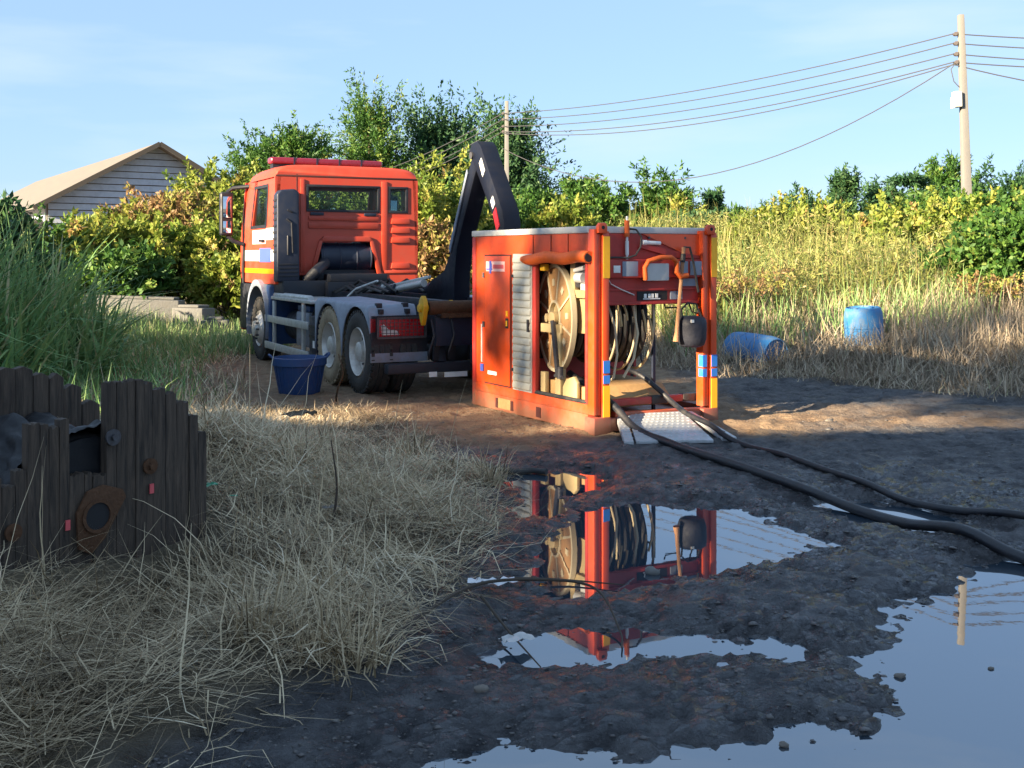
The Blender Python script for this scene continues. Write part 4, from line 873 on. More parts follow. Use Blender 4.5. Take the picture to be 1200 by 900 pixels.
# local x along the gable wall, y along the ridge (away)
AP, EV, HW, DL = 5.75, 3.62, 3.75, 24
zc = 0.3; bh = .235
while zc < AP - .1:
    z1 = min(zc + bh - .03, AP - .06); 
    h0 = HW - .12 if zc < EV else (HW - .12) * max(0, (AP - zc) / (AP - EV)); h1_ = HW - .12 if z1 < EV else (HW - .12) * max(.02, (AP - z1) / (AP - EV))
    b = MB(); b.add([(-h0, -.03, zc), (h0, -.03, zc), (h1_, .015, z1), (-h1_, .015, z1), (-h0, .03, zc), (h0, .03, zc), (h1_, .03, z1), (-h1_, .03, z1)], [(0, 1, 2, 3), (7, 6, 5, 4), (0, 4, 5, 1), (1, 5, 6, 2), (2, 6, 7, 3), (3, 7, 4, 0)]); b.build('siding_board', M['siding'], SH); zc += bh
b = MB(); b.prism([(-HW + .1, 0), (HW - .1, 0), (HW - .1, EV), (0, AP - .05), (-HW + .1, EV)], lambda u, w, t: (u, t, w), .04, .2); b.build('gable_frame', M['timber'], SH)
b = MB(); b.box(-HW + .05, -HW + .2, .2, DL, 0, EV); b.box(HW - .2, HW - .05, .2, DL, 0, EV); b.box(-HW, HW, DL - .1, DL, 0, EV); b.build('side_wall', M['siding'], SH)
for s in (-1, 1):
    b = MB(); ov = 1.12; ze = EV - (AP - EV) * .12; b.add([(0, -.55, AP + .05), (0, DL, AP + .05), (s * HW * ov, DL, ze + .05), (s * HW * ov, -.55, ze + .05), (0, -.55, AP - .06), (0, DL, AP - .06), (s * HW * ov, DL, ze - .04), (s * HW * ov, -.55, ze - .04)], [(0, 1, 2, 3), (7, 6, 5, 4), (0, 4, 5, 1), (1, 5, 6, 2), (2, 6, 7, 3), (3, 7, 4, 0)]); ro = b.build('roof_slope', M['roof'], SH)
    b = MB(); b.bar((0, -.58, AP + .0), (s * HW * ov, -.58, ze), .05, .16); b.build('barge_board', M['timber'], ro)
b = MB(); b.add([(-HW - .1, -.3, 3.0), (-HW - 1.3, -.3, 2.6), (-HW - 1.3, DL, 2.6), (-HW - .1, DL, 3.0), (-HW - .1, -.3, 2.92), (-HW - 1.3, -.3, 2.52), (-HW - 1.3, DL, 2.52), (-HW - .1, DL, 2.92)], [(0, 1, 2, 3), (7, 6, 5, 4), (0, 4, 5, 1), (1, 5, 6, 2), (2, 6, 7, 3), (3, 7, 4, 0)]); b.build('lean_to_roof', M['roof'], SH)
for y in (0, 6, 12, 18): b = MB(); b.box(-HW - 1.25, -HW - 1.15, y - .05, y + .05, 0, 2.56); b.build('lean_to_post', M['timber'], SH)

rb = random.Random(8)
for i, (x, y, w, h, rz, lab) in enumerate(((-7.6, 22.2, 1.9, .56, .10, 'long weathered concrete slab nearest the shed, half hidden by grass'), (-6.3, 21.9, .62, .62, -.1, 'thick grey concrete block between the long slab and the truck'), (-5.72, 21.4, .5, .45, .2, 'small mossy concrete block beside the dead shrub'), (-5.15, 21.0, 1.2, .22, -.06, 'low flat concrete kerb piece beside the truck cab'))):
    b = MB(); b.box(-w / 2, w / 2, -.35, .35, -.1, h); b.box(-w / 2 + .1, w / 2 - .1, -.30, .30, h, h + .06); o = b.build('concrete_block', M['concrete'], None, .03); o.location = (x, y, zt(x, y)); o.rotation_euler = (rb.uniform(-.05, .05), rb.uniform(-.04, .04), rz)
    tag(o, lab, 'concrete block', 'concrete pieces at the yard edge')

WZ = (7.15, 6.92, 6.66, 6.46, 6.44)
def pole(x, y, lean, label, z0, top=7.62, box=False):
    e = empty('utility_pole', (x, y, z0), 0, label, 'utility pole', 'power line poles'); e.rotation_euler = (0, lean, 0); h = top - z0
    b = MB(); r0, r1 = .12, .07
    b.add([(-r0, -r0, -.5), (r0, -r0, -.5), (r0, r0, -.5), (-r0, r0, -.5), (-r1, -r1, h), (r1, -r1, h), (r1, r1, h), (-r1, r1, h)], [(3, 2, 1, 0), (4, 5, 6, 7), (0, 1, 5, 4), (1, 2, 6, 5), (2, 3, 7, 6), (3, 0, 4, 7)])
    b.build('shaft', M['polec'], e, .03)
    for z in WZ[:4]:
        b = MB(); b.box(-.16, -.09, -.03, .03, z - z0 - .05, z - z0 + .05); b.cyl((-.15, -.05, z - z0), (-.15, .05, z - z0), .045, n=12); b.build('insulator', M['insul'], e)
    if box:
        b = MB(); b.box(-.27, -.10, -.18, .06, 5.36 - z0, 5.74 - z0); m = b.build('meter_box', M['metalbox'], e, .02)
        b = MB(); b.box(-.31, -.272, -.14, .02, 5.34 - z0, 5.60 - z0); b.cyl((-.2, -.19, 5.58 - z0), (-.2, -.17, 5.58 - z0), .06); b.build('meter_face', M['white'], m)
        b = MB(); b.tube([(-.12, 0, 6.5 - z0), (-.28, 0, 6.3 - z0), (-.22, 0, 6.0 - z0), (-.10, 0, 5.86 - z0)], .012); b.build('drop_cable', M['wire'], e)
    return e
A_ = Vector((10.9, 27, 0)); B_ = Vector((-.2, 42, 0)); C_ = Vector((-12.2, 78, 0)); D_ = Vector((22.5, 24.0, 0))
pole(A_.x + .24, A_.y, R(-1.9), 'leaning concrete utility pole with meter box rising from the leafy bank', 1.0, box=True)
pole(B_.x, B_.y, 0, 'concrete utility pole in front of the dark tree behind the arm', 0)
pole(C_.x, C_.y, 0, 'distant utility pole hidden among trees behind the truck cab', 0)
pole(D_.x, D_.y, 0, 'utility pole past the leafy bank carrying the same wires', .6)
def span(p, q, zs, sag, label, n=24, r=.014, dz=(0, 0)):
    for k, z in enumerate(zs):
        b = MB(); pts = []
        for i in range(n + 1):
            t = i / n; pts.append((p.x + (q.x - p.x) * t - .15, p.y + (q.y - p.y) * t, z + dz[0] + (dz[1] - dz[0]) * t - sag[k] * 4 * t * (1 - t)))
        b.tube(pts, r, 6); tag(b.build('power_line', M['wire']), (('topmost ', 'second from top ', 'third from top ', 'fourth from top ', 'lowest taut ')[k] if len(zs) > 1 else '') + label, 'wire', 'overhead wires')
span(A_, B_, WZ[:3] + (6.46, 6.40), (.35, .40, .42, .50, .62), 'overhead wire between the meter box pole and the middle pole')
span(A_, B_, (6.42,), (2.0,), 'slack overhead wire drooping lowest above the container', dz=(0, -.6))
span(B_, C_, WZ[:4], (.55, .62, .7, .72), 'overhead wire running past the dark tree behind the cab', r=.02)
span(A_, D_, WZ[:4], (.4, .42, .45, .40), 'overhead wire leaving the meter box pole away from the truck')
span(A_, D_, (6.40,), (.9,), 'sagging lower overhead wire leaving the meter box pole', dz=(0, -.3))

# ================================================================== VEGETATION
def unit(a): return a / np.maximum(np.linalg.norm(a, axis=-1, keepdims=True), 1e-9)
def leaf_quads(P0, D, ln, wd, rng, tint, fold=.0):
    n = len(P0); s = unit(np.cross(D, unit(rng.normal(size=(n, 3))))); ln = np.broadcast_to(ln, n)[:, None]; wd = np.broadcast_to(wd, n)[:, None]
    up = np.cross(s, D) * fold * wd
    V = np.stack([P0, P0 + D * ln * .45 + s * wd * .5 + up, P0 + D * ln, P0 + D * ln * .45 - s * wd * .5 + up], 1).reshape(-1, 3)
    return V, np.arange(n * 4).reshape(n, 4), np.repeat(tint, 4)
def shoots(rng, S, D, Ln, per, ll, lw, droop=.15, spread=.9, base=.15, tvar=.22):
    N = len(S); t = base + (1 - base) * rng.random((N, per)); t[:, 0] = 1
    P = S[:, None] + D[:, None] * (Ln[:, None] * t)[..., None]; P[..., 2] -= droop * Ln[:, None] * t * t
    P = P + rng.normal(size=P.shape) * ll * .25
    dd = unit(D[:, None] * (1 - spread * .5) + rng.normal(size=P.shape) * spread * .7)
    ct = np.clip(.42 + tvar * rng.normal(size=N), 0, 1)
    tn = np.clip(ct[:, None] + .14 * rng.normal(size=(N, per)), 0, 1)
    return leaf_quads(P.reshape(-1, 3), dd.reshape(-1, 3), ll * rng.uniform(.6, 1.3, N * per), lw * rng.uniform(.7, 1.2, N * per), rng, tn.ravel())
def blades(P, h, w, az, lean, rng, tint, seg=4, kink=0, curl=1.6):
    n = len(P); dx = np.stack([np.cos(az), np.sin(az), 0 * az], 1); sd = np.stack([-np.sin(az + rng.normal(size=n) * .8), np.cos(az), 0 * az], 1); sd = unit(sd)
    rows = []; p = P.copy(); ang = lean.copy()
    for k in range(seg + 1):
        ww = w * (1 - .85 * (k / seg) ** 2) * .5; rows += [p - sd * ww[:, None], p + sd * ww[:, None]]
        st = h / seg; p = p + (dx * np.sin(ang)[:, None] + np.array([0, 0, 1]) * np.cos(ang)[:, None]) * st[:, None]
        ang = ang + curl * lean / seg + (kink * rng.normal(size=n) if kink else 0)
        if kink: a2 = kink * .8 * rng.normal(size=n); dx = np.stack([dx[:, 0] * np.cos(a2) - dx[:, 1] * np.sin(a2), dx[:, 0] * np.sin(a2) + dx[:, 1] * np.cos(a2), 0 * a2], 1)
    V = np.stack(rows, 1); m = 2 * (seg + 1); base = (np.arange(n) * m)[:, None, None]
    q = np.array([[2 * k, 2 * k + 1, 2 * k + 3, 2 * k + 2] for k in range(seg)])[None]
    return V.reshape(-1, 3), (base + q).reshape(-1, 4), np.repeat(tint, m)
def cat_mesh(name, parts, mt):
    V = []; F = []; T = []; o = 0
    for v, f, t in parts: V.append(v); F.append(f + o); T.append(t); o += len(v)
    return raw_mesh(name, np.concatenate(V), np.concatenate(F), M[mt], np.concatenate(T))

def plant(name, label, cat, x, y, zb, H, Rx, kind, mt, seed, n=260, per=26, ll=.22, lw=.10, h0=.25, group=None, Ry=None, trunk=.10, slen=.35, droop=.15):
    rng = np.random.default_rng(seed); Ry = Ry or Rx
    e = empty(name, (x, y, zb), 0, label, cat, group)
    if kind == 'cone':                          # loose pyramid of long upward shoots
        h = h0 + (1 - h0) * rng.random(n) ** .9; az = rng.random(n) * 2 * np.pi; lob = 1 + .30 * np.sin(az * 3 + seed) * np.sin(h * 7 + seed) + .25 * np.sin(h * 15 + az * 2 + seed)
        rr = np.sqrt(rng.random(n)) * .62 * (np.clip(1.05 - h, .03, 1) / (1 - h0)) ** .55 * lob
        S = np.stack([rr * np.cos(az) * Rx, rr * np.sin(az) * Ry, h * H * .86], 1)
        D = unit(np.stack([np.cos(az), np.sin(az), .35 + 1.5 * rng.random(n) ** 1.5 + 1.6 * (h > .85)], 1) + .35 * rng.normal(size=(n, 3))); Ls = slen * Rx * (.35 + 1.0 * rng.random(n) ** 1.6)
    elif kind == 'layer':                       # flat tiers of branches
        lev = (9 * rng.random(n) ** 1.25).astype(int); h = h0 + (1 - h0) * (lev + .35 * rng.random(n)) / 8.6; az = rng.random(n) * 2 * np.pi
        rr = np.sqrt(rng.random(n)) * np.clip((1.04 - h) / (1 - h0), .02, 1) ** .8 * .9 * (1 + .3 * np.sin(az * 2 + lev * 1.7))
        S = np.stack([rr * np.cos(az) * Rx, rr * np.sin(az) * Ry, h * H], 1); D = unit(np.stack([np.cos(az), np.sin(az), .12 + .25 * rng.random(n)], 1)); Ls = slen * Rx * (.5 + .6 * rng.random(n))
    else:                                       # dome made of lobes
        nl = 9; c = unit(rng.normal(size=(nl, 3))) * rng.uniform(.25, .62, (nl, 1)); c[:, 2] = np.abs(c[:, 2]) * .9 - .1 * rng.random(nl); rad = rng.uniform(.30, .52, nl)
        k = rng.integers(0, nl, n); u = unit(rng.normal(size=(n, 3))); u[:, 2] = np.where(rng.random(n) < .75, np.abs(u[:, 2]), u[:, 2])
        q = c[k] + u * (rad[k] * rng.random(n) ** .35)[:, None]
        zc = H * (h0 + (1 - h0) * .38); S = q * np.array([Rx, Ry, (1 - h0) * H * .66]) + np.array([0, 0, zc]); S[:, 2] = np.clip(S[:, 2], .05, H * .97)
        D = unit(u + np.array([0, 0, .5]) + .35 * rng.normal(size=(n, 3))); Ls = slen * Rx * (.35 + .8 * rng.random(n))
    me = cat_mesh('crown', [shoots(rng, S, D, Ls, per, ll, lw, droop)], mt); c = inst('crown', me, e)
    b = MB(); rg_ = random.Random(seed); th = H * (.55 if kind == 'dome' else .92); k = 6
    pts = [(rg_.uniform(-.03, .03) * i, rg_.uniform(-.03, .03) * i, -.1 + th * i / k) for i in range(k + 1)]
    b.tube(pts, [trunk * (1 - .85 * i / k) for i in range(k + 1)], 8)
    pick = np.argsort(rng.random(n))[:14]
    for i in pick:
        s = S[i] + D[i] * Ls[i] * .7; z = max(.1, min(th * .95, s[2] * .55 + .1)); j = min(k, int(z / th * k)); a = Vector(pts[j]); s = Vector(s)
        b.tube([a, a * .5 + s * .5 + Vector((0, 0, -.05 * H * .3)), s], [trunk * .45, trunk * .25, trunk * .08], 5)
    b.build('trunk', M['bark'], e); return e

# --- big trees beyond the truck
G1 = 'tall trees beyond the truck'
plant('tall_tree', 'tall pointed green tree with upright shoots behind the cab roof', 'tree', -8.4, 66, 0, 11.1, 3.5, 'cone', 'lf_mid', 11, 800, 38, .27, .085, .18, G1, trunk=.3, slen=.75, droop=0)
plant('tall_tree', 'dark broad tree between the pointed tree and the middle pole', 'tree', -4.4, 70, 0, 10.0, 5.4, 'cone', 'lf_dark', 12, 1050, 36, .30, .125, .12, G1, trunk=.3, slen=.6, droop=0)
plant('tall_tree', 'dark rounded tree right behind the middle utility pole', 'tree', -.35, 66, 0, 10.0, 4.2, 'cone', 'lf_dark', 13, 900, 36, .30, .12, .10, G1, trunk=.3, slen=.6, droop=0)
plant('tall_tree', 'green spreading tree behind the cab light bar', 'tree', -12.6, 62, 0, 9.3, 3.6, 'dome', 'lf_mid', 14, 460, 40, .30, .10, .2, G1, trunk=.25, slen=.45)
plant('tall_tree', 'small dark tree filling between the two dark trees', 'tree', -2.2, 72, 0, 9.8, 4.0, 'dome', 'lf_dark', 15, 520, 36, .32, .11, .1, G1, trunk=.25, slen=.5)
# --- mid trees beyond the container
G2 = 'young trees beyond the container'
for i, (px, top, Y, r, kind, mt, lab) in enumerate(((624, 212, 44, 1.3, 'dome', 'lf_mid', 'small round tree beside the middle pole beyond the container'), (676, 203, 46, 1.5, 'cone', 'lf_mid', 'green feathery tree above the container roof edge'), (712, 206, 44, 1.4, 'dome', 'lf_mid', 'round green tree above the container front corner'), (765, 197, 45, 2.0, 'dome', 'lf_mid', 'largest leafy tree above the container header'), (800, 225, 43, 1.2, 'dome', 'lf_yellow', 'yellowish small tree above the container post'), (836, 214, 47, .9, 'cone', 'lf_dark', 'thin pointed sapling past the container post'), (862, 240, 44, 1.4, 'dome', 'lf_mid', 'low rounded tree behind the yellow reeds'), (655, 228, 40, 1.3, 'dome', 'lf_yellow', 'low yellow-green tree just behind the container roof'))):
    H = 1.72 + (301 - top) * Y / 1300
    plant('young_tree', lab, 'tree', (px - 600) * Y / 1300, Y, 0, H, r * 1.1, kind, mt, 30 + i, 300, 34, .23, .09, .12, G2, trunk=.10, slen=.5)
G3 = 'layered trees along the far bank'
for i, (px, top, Y, r, kind, mt, lab) in enumerate(((990, 194, 50, 1.5, 'cone', 'lf_dark', 'pointed dark sapling standing alone beyond the reeds'), (1032, 210, 52, 1.5, 'cone', 'lf_dark', 'small feathery tree beside a taller lone sapling'), (1064, 208, 48, 1.6, 'layer', 'lf_dark', 'spreading tiered tree left bushy beside the meter box pole group'), (1105, 181, 50, 1.9, 'cone', 'lf_mid', 'tallest feathery tree next to the meter box pole'), (1160, 190, 50, 1.9, 'dome', 'lf_dark', 'rounded dark tree just past the meter box pole'), (1195, 198, 52, 1.9, 'cone', 'lf_dark', 'feathery tree farthest past the meter box pole'), (930, 232, 54, 1.8, 'dome', 'lf_dark', 'low dark bushy tree over the yellow reeds'), (1080, 225, 46, 1.7, 'dome', 'lf_mid', 'mid green bushy tree in front of the tiered trees'))):
    H = 1.72 + (301 - top) * Y / 1300
    plant('bank_tree', lab, 'tree', (px - 600) * Y / 1300, Y, 0, H, r * 1.15, kind, mt, 50 + i, 300, 34, .25, .085, .10, G3, trunk=.09, slen=.5)
# --- hedge of bushes
G4 = 'bushes in front of the shed'
for i, (px, top, Y, r, mt, lab) in enumerate(((95, 250, 24, 1.2, 'lf_yellow', 'yellow-green bush below the shed eave beside tall grass'), (135, 242, 27, 1.3, 'lf_yellow', 'yellow-green bush in front of the shed wall'), (165, 222, 27, 1.3, 'lf_brown', 'brown-leaved bush climbing the shed gable'), (205, 196, 28, 1.5, 'lf_brown', 'tallest bush with dry reddish leaves by the gable'), (235, 192, 30, 1.4, 'lf_yellow', 'tall yellow-green bush between the gable and the cab'), (265, 206, 30, 1.4, 'lf_yellow', 'yellow-green bush right behind the door mirror'), (300, 196, 33, 1.7, 'lf_yellow', 'yellow-green bush behind the cab windscreen'), (185, 262, 24.5, 1.4, 'lf_yellow', 'low bright bush at the foot of the brown bush'), (240, 262, 25, 1.5, 'lf_yellow', 'low bright bush beside the truck cab'), (130, 282, 23, 1.2, 'lf_mid', 'low green bush between tall grass and concrete slab'), (350, 215, 34, 2.0, 'lf_yellow', 'broad bush behind the rear cab window'), (425, 195, 36, 2.0, 'lf_yellow', 'bush showing above the cab roof corner'), (290, 290, 24, 1.1, 'lf_yellow', 'low bright bush beside the mirror post'))):
    H = 1.72 + (301 - top) * Y / 1300
    plant('leafy_bush', lab, 'bush', (px - 600) * Y / 1300, Y, 0, H, r * 1.15, 'dome', mt, 70 + i, 330, 34, .145, .075, .02, G4, trunk=.05, slen=.42)
for i, (X, Y, H, r, mt, lab) in enumerate(((-8.1, 16.8, 2.7, .85, 'lf_dark', 'dark leafy shrub standing in the tall cane grass'), (-10.6, 23, 2.9, 1.3, 'lf_mid', 'green bush hiding the shed lean-to'), (-8.9, 19.0, 1.5, 1.0, 'lf_dark', 'dark green bush behind the cane grass'))):
    plant('leafy_bush', lab, 'bush', X, Y, 0, H, r * 1.15, 'dome', mt, 170 + i, 300, 30, .14, .07, .02, G4, trunk=.05, slen=.42)
G5 = 'bushes between the cab and the container'
for i, (px, top, Y, r, mt, lab) in enumerate(((505, 185, 36, 2.0, 'lf_yellow', 'tall light green bush between the cab and the hook arm'), (470, 205, 34, 1.5, 'lf_yellow', 'yellow-green bush right at the cab corner'), (512, 252, 28, 1.0, 'lf_brown', 'dry yellow-brown bush low between cab and arm'), (545, 215, 38, 2.0, 'lf_mid', 'green bush behind the folded hook arm'), (600, 225, 40, 1.9, 'lf_mid', 'green bush at the foot of the middle pole'))):
    H = 1.72 + (301 - top) * Y / 1300
    plant('leafy_bush', lab, 'bush', (px - 600) * Y / 1300, Y, 0, H, r * 1.15, 'dome', mt, 90 + i, 320, 32, .175, .085, .02, G5, trunk=.05, slen=.45)
G6 = 'leafy growth on the right bank'
for i, (X, Y, H, r, mt, lab) in enumerate(((8.6, 19.5, 1.35, 1.15, 'lf_mid', 'light green vine bush below the meter box pole'), (9.7, 20.5, 1.6, 1.3, 'lf_mid', 'broad-leaved green vine bush on the bank'), (10.4, 19.2, 1.0, 1.0, 'lf_mid', 'low green vine bush at the bank edge'), (8.9, 24.0, 1.6, 1.5, 'lf_yellow', 'yellow-green bush hiding the meter box pole foot'), (11.0, 24.5, 1.9, 1.5, 'lf_mid', 'mid green bush beyond the broad-leaved vine bush'), (7.0, 27, 1.5, 1.6, 'lf_yellow', 'yellowish bush in the middle of the bank'), (12.6, 29, 2.0, 1.8, 'lf_mid', 'green bush beyond the pole on the bank crest'), (4.9, 29.5, 1.5, 1.3, 'lf_dark', 'dark bush behind the tall yellow reeds'))):
    plant('vine_bush', lab, 'bush', X, Y, zt(X, Y), H, r * 1.2, 'dome', mt, 110 + i, 420, 32, .115, .075, .02, G6, trunk=.04, slen=.35)

# --- ground-cover grass
rng = np.random.default_rng(21)
def scatter(n, x0, x1, y0, y1, keep, zoff=-.01):
    X = rng.uniform(x0, x1, n); Y = rng.uniform(y0, y1, n); k = keep(X, Y); X = X[k]; Y = Y[k]
    return np.stack([X, Y, terrain(X, Y) + zoff], 1)
vis = lambda X, Y: (X > -.52 * Y - .6) & (X < .52 * Y + .6)
reel_clear = lambda X, Y: ~(((X + 2.12) * .6 + (Y - 5.62) * .8 > -.75) & ((X + 2.12) * .6 + (Y - 5.62) * .8 < .72) & ((X + 2.12) * -.8 + (Y - 5.62) * .6 > -.05 - .30 * rng.random(len(X))) & ((X + 2.12) * -.8 + (Y - 5.62) * .6 < 1.0))
def T(n, m=.5, s=.22): return np.clip(m + s * rng.normal(size=n), 0, 1)
# dead straw mat on the left mound
clump = lambda X, Y: fbm(X * 1.6 + 3, Y * 1.6 + 1, 3)
P1 = scatter(250000, -5.5, .2, 3.2, 12.6, lambda X, Y: vis(X, Y) & reel_clear(X, Y) & (edge_in(X, Y) + .18 * fbm(X * 3, Y * 3) > rng.random(len(X)) ** 2 * .5 - .02) & (rng.random(len(X)) < .66 + 1.0 * clump(X, Y)) & (rng.random(len(X)) < np.clip(7 / Y, .3, 1) + .15) & ~((Y > 11.2) & (X > -.9)))
n = len(P1); hh = rng.uniform(.12, .48, n) * (1 - .6 * sstep(7.5, 10, P1[:, 1])); ln_ = np.clip(1.45 + .24 * rng.normal(size=n), .5, 1.8)
nr = np.exp(-((P1[:, 0] + 1.6) ** 2 + (P1[:, 1] - 5.2) ** 2) / .8); ln_ = np.maximum(ln_, 1.2 * nr)
flow = np.where(rng.random(n) < .6, np.pi, 0) + 1.5 * fbm(P1[:, 0] * 1.1, P1[:, 1] * 1.1, 2) + rng.normal(size=n) * .75
P1[:, 2] += rng.random(n) ** 2 * (.13 - .05 * nr) * (1 - .8 * sstep(7.5, 10, P1[:, 1])) * (1 + 1.2 * clump(P1[:, 0] * 2, P1[:, 1] * 2))
a1 = blades(P1, hh, rng.uniform(.0025, .0072, n) * (.8 + .06 * P1[:, 1]), flow, ln_, rng, np.clip(T(n, .48 , .22) + .45 * fbm(P1[:, 0] * 1.7 + 4, P1[:, 1] * 1.7, 3), 0, 1), 3, .34, .10)
# bowed tufts by the mud edge
tc_ = scatter(22, -3.5, .1, 4.4, 9.5, lambda X, Y: (edge_in(X, Y) > .02) & (edge_in(X, Y) < 2.2) & reel_clear(X, Y) & vis(X, Y))
m = 110; Pt = np.repeat(tc_, m, 0) + np.concatenate([rng.normal(size=(len(tc_) * m, 2)) * .07, np.zeros((len(tc_) * m, 1))], 1); n = len(Pt)
az_ = np.arctan2(Pt[:, 1] - np.repeat(tc_[:, 1], m), Pt[:, 0] - np.repeat(tc_[:, 0], m)) + rng.normal(size=n) * .5
a2 = blades(Pt, rng.uniform(.12, .38, n), rng.uniform(.004, .009, n) * (1 + .04 * Pt[:, 1]), az_, rng.uniform(.1, .7, n), rng, T(n, .45, .22), 4, .22, 2.2)
tag(inst('dead_grass', cat_mesh('dead_grass', [a1, a2], 'straw')), 'tangled mat of dry straw coloured grass covering the left mound', 'dead grass', kind='stuff')
# a few long stalks standing up in front of the wooden reel
P2 = scatter(85, -3.2, -.3, 4.0, 9.5, lambda X, Y: edge_in(X, Y) > .25); n = len(P2)
a = blades(P2, rng.uniform(.4, .95, n), rng.uniform(.005, .010, n), rng.random(n) * 6.28, rng.uniform(.05, .6, n), rng, T(n, .75, .15), 5, .22, 1.0)
tag(inst('dry_stalks', cat_mesh('dry_stalks', [a], 'straw')), 'scattered long dry stalks standing out of the straw mat', 'dry stalks', kind='stuff')
# rough grass between mound, truck and concrete blocks
P3 = scatter(40000, -13, -1.6, 11.5, 27, lambda X, Y: vis(X, Y) & (rng.random(len(X)) < np.clip((edge_in(X, Y) + .2) * 1.2, 0, 1)) & ~((X > -3.6 + (15 - Y) * .25) & (Y < 20)) & (rng.random(len(X)) < .75 + .7 * clump(X, Y))); n = len(P3)
a = blades(P3, rng.uniform(.10, .36, n), rng.uniform(.008, .018, n), rng.random(n) * 6.28, rng.uniform(.4, 1.5, n), rng, T(n, .5, .22), 2, .25, 1)
tag(inst('rough_grass', cat_mesh('rough_grass', [a], 'straw')), 'rough greyish dry grass between truck and concrete blocks', 'dry grass', kind='stuff')
P3 = scatter(26000, -13, -2.5, 10.2, 24, lambda X, Y: vis(X, Y) & (edge_in(X, Y) > .5) & (rng.random(len(X)) < np.clip((-X - 2.2 - .08 * Y) * .5, 0, 1)) & (clump(X, Y) > -.35)); n = len(P3)
a = blades(P3, rng.uniform(.2, .55, n), rng.uniform(.010, .022, n), rng.random(n) * 6.28, rng.uniform(.15, .8, n), rng, T(n, .45, .22), 3, .14, 1.8)
Pq = scatter(9000, -9.5, -4.2, 19.2, 21.6, lambda X, Y: vis(X, Y) & (clump(X, Y) > -.5)); nq = len(Pq); aq = blades(Pq, rng.uniform(.2, .62, nq), rng.uniform(.010, .022, nq), rng.random(nq) * 6.28, rng.uniform(.1, .8, nq), rng, T(nq, .75, .2), 3, .2, 1.5)
tag(inst('green_grass', cat_mesh('green_grass', [a, aq], 'greengrass')), 'low green grass at the back of the left mound', 'grass', kind='stuff')
# tall cane grass on the left
P4 = scatter(3600, -8.6, -5.2, 11.5, 16.5, lambda X, Y: (X < -5.0 - .09 * (Y - 11) + .5 * fbm(X, Y) - .02 * Y)); n = len(P4)
fr = np.clip((-P4[:, 0] - 5.3) / 1.6, 0, 1)
a = blades(P4, (.8 + 1.45 * fr) * rng.uniform(.5, 1.15, n), rng.uniform(.026, .066, n), rng.random(n) * 6.28, rng.uniform(.08, .75, n), rng, T(n, .50, .26), 6, .10, 1.9)
tag(inst('cane_grass', cat_mesh('cane_grass', [a], 'greengrass')), 'tall green cane grass thicket at the left edge', 'tall grass', kind='stuff')
# tall reeds on the right bank
P5 = scatter(30000, 2.6, 15, 19, 31, lambda X, Y: vis(X, Y) & (rng.random(len(X)) < .30 + 1.5 * fbm(X * .5 + 2, Y * .4, 3) + .25 * (X < 7.5))); n = len(P5)
a = blades(P5, rng.uniform(.5, 1.75, n) * (1 + .5 * fbm(P5[:, 0] * .8, P5[:, 1] * .8, 2)) * (1 - .35 * sstep(6.5, 8.5, P5[:, 0])), rng.uniform(.010, .026, n), rng.random(n) * 6.28, rng.uniform(.04, .65, n), rng, T(n, .5, .28), 4, .22, 1.6)
Pr = P5[rng.random(n) < .5]; nr_ = len(Pr); Pr = Pr + np.stack([rng.normal(size=nr_) * .1, rng.normal(size=nr_) * .1, rng.uniform(.2, 1.2, nr_)], 1); av = shoots(rng, Pr, unit(np.stack([rng.normal(size=nr_), rng.normal(size=nr_), rng.uniform(.4, 1.6, nr_)], 1)), rng.uniform(.2, .5, nr_), 6, .13, .024, .2)
tag(inst('yellow_reeds', cat_mesh('yellow_reeds', [a, av], 'reed')), 'tall yellow-green reeds covering the sunlit bank', 'reeds', kind='stuff')
P5b = scatter(15000, 2.6, 13, 17.2, 25, lambda X, Y: vis(X, Y) & (rng.random(len(X)) < .4 + .9 * fbm(X * .6 + 9, Y * .6, 2))); n = len(P5b)
a = blades(P5b, rng.uniform(.4, 1.15, n), rng.uniform(.012, .024, n), rng.random(n) * 6.28, rng.uniform(.1, .6, n), rng, T(n, .6, .22), 4, .16, 1.5)
tag(inst('green_weeds', cat_mesh('green_weeds', [a], 'greengrass')), 'pale green weeds mixed in front of the yellow reeds', 'weeds', kind='stuff')
# dead weeds of the verge
P6 = scatter(58000, 2.2, 12.5, 12, 23, lambda X, Y: vis(X, Y) & (bank_in(X, Y) + .5 * fbm(X * 1.5, Y * 1.5) > .35 * rng.random(len(X))) & (rng.random(len(X)) < .8 + .5 * clump(X, Y)) & (np.hypot(X - 5.44, Y - 16.9) > .36)); n = len(P6)
bi_ = bank_in(P6[:, 0], P6[:, 1]); hgt = np.clip(.20 + .11 * bi_, .1, .70)
a = blades(P6, hgt * rng.uniform(.5, 1.3, n), rng.uniform(.008, .018, n), rng.random(n) * 6.28, rng.uniform(.3, 1.6, n), rng, np.clip(T(n, .45, .24), 0, .93), 3, .36, .5)
tag(inst('dead_weeds', cat_mesh('dead_weeds', [a], 'deadveg')), 'flattened brown dead weeds along the muddy verge', 'dead weeds', kind='stuff')
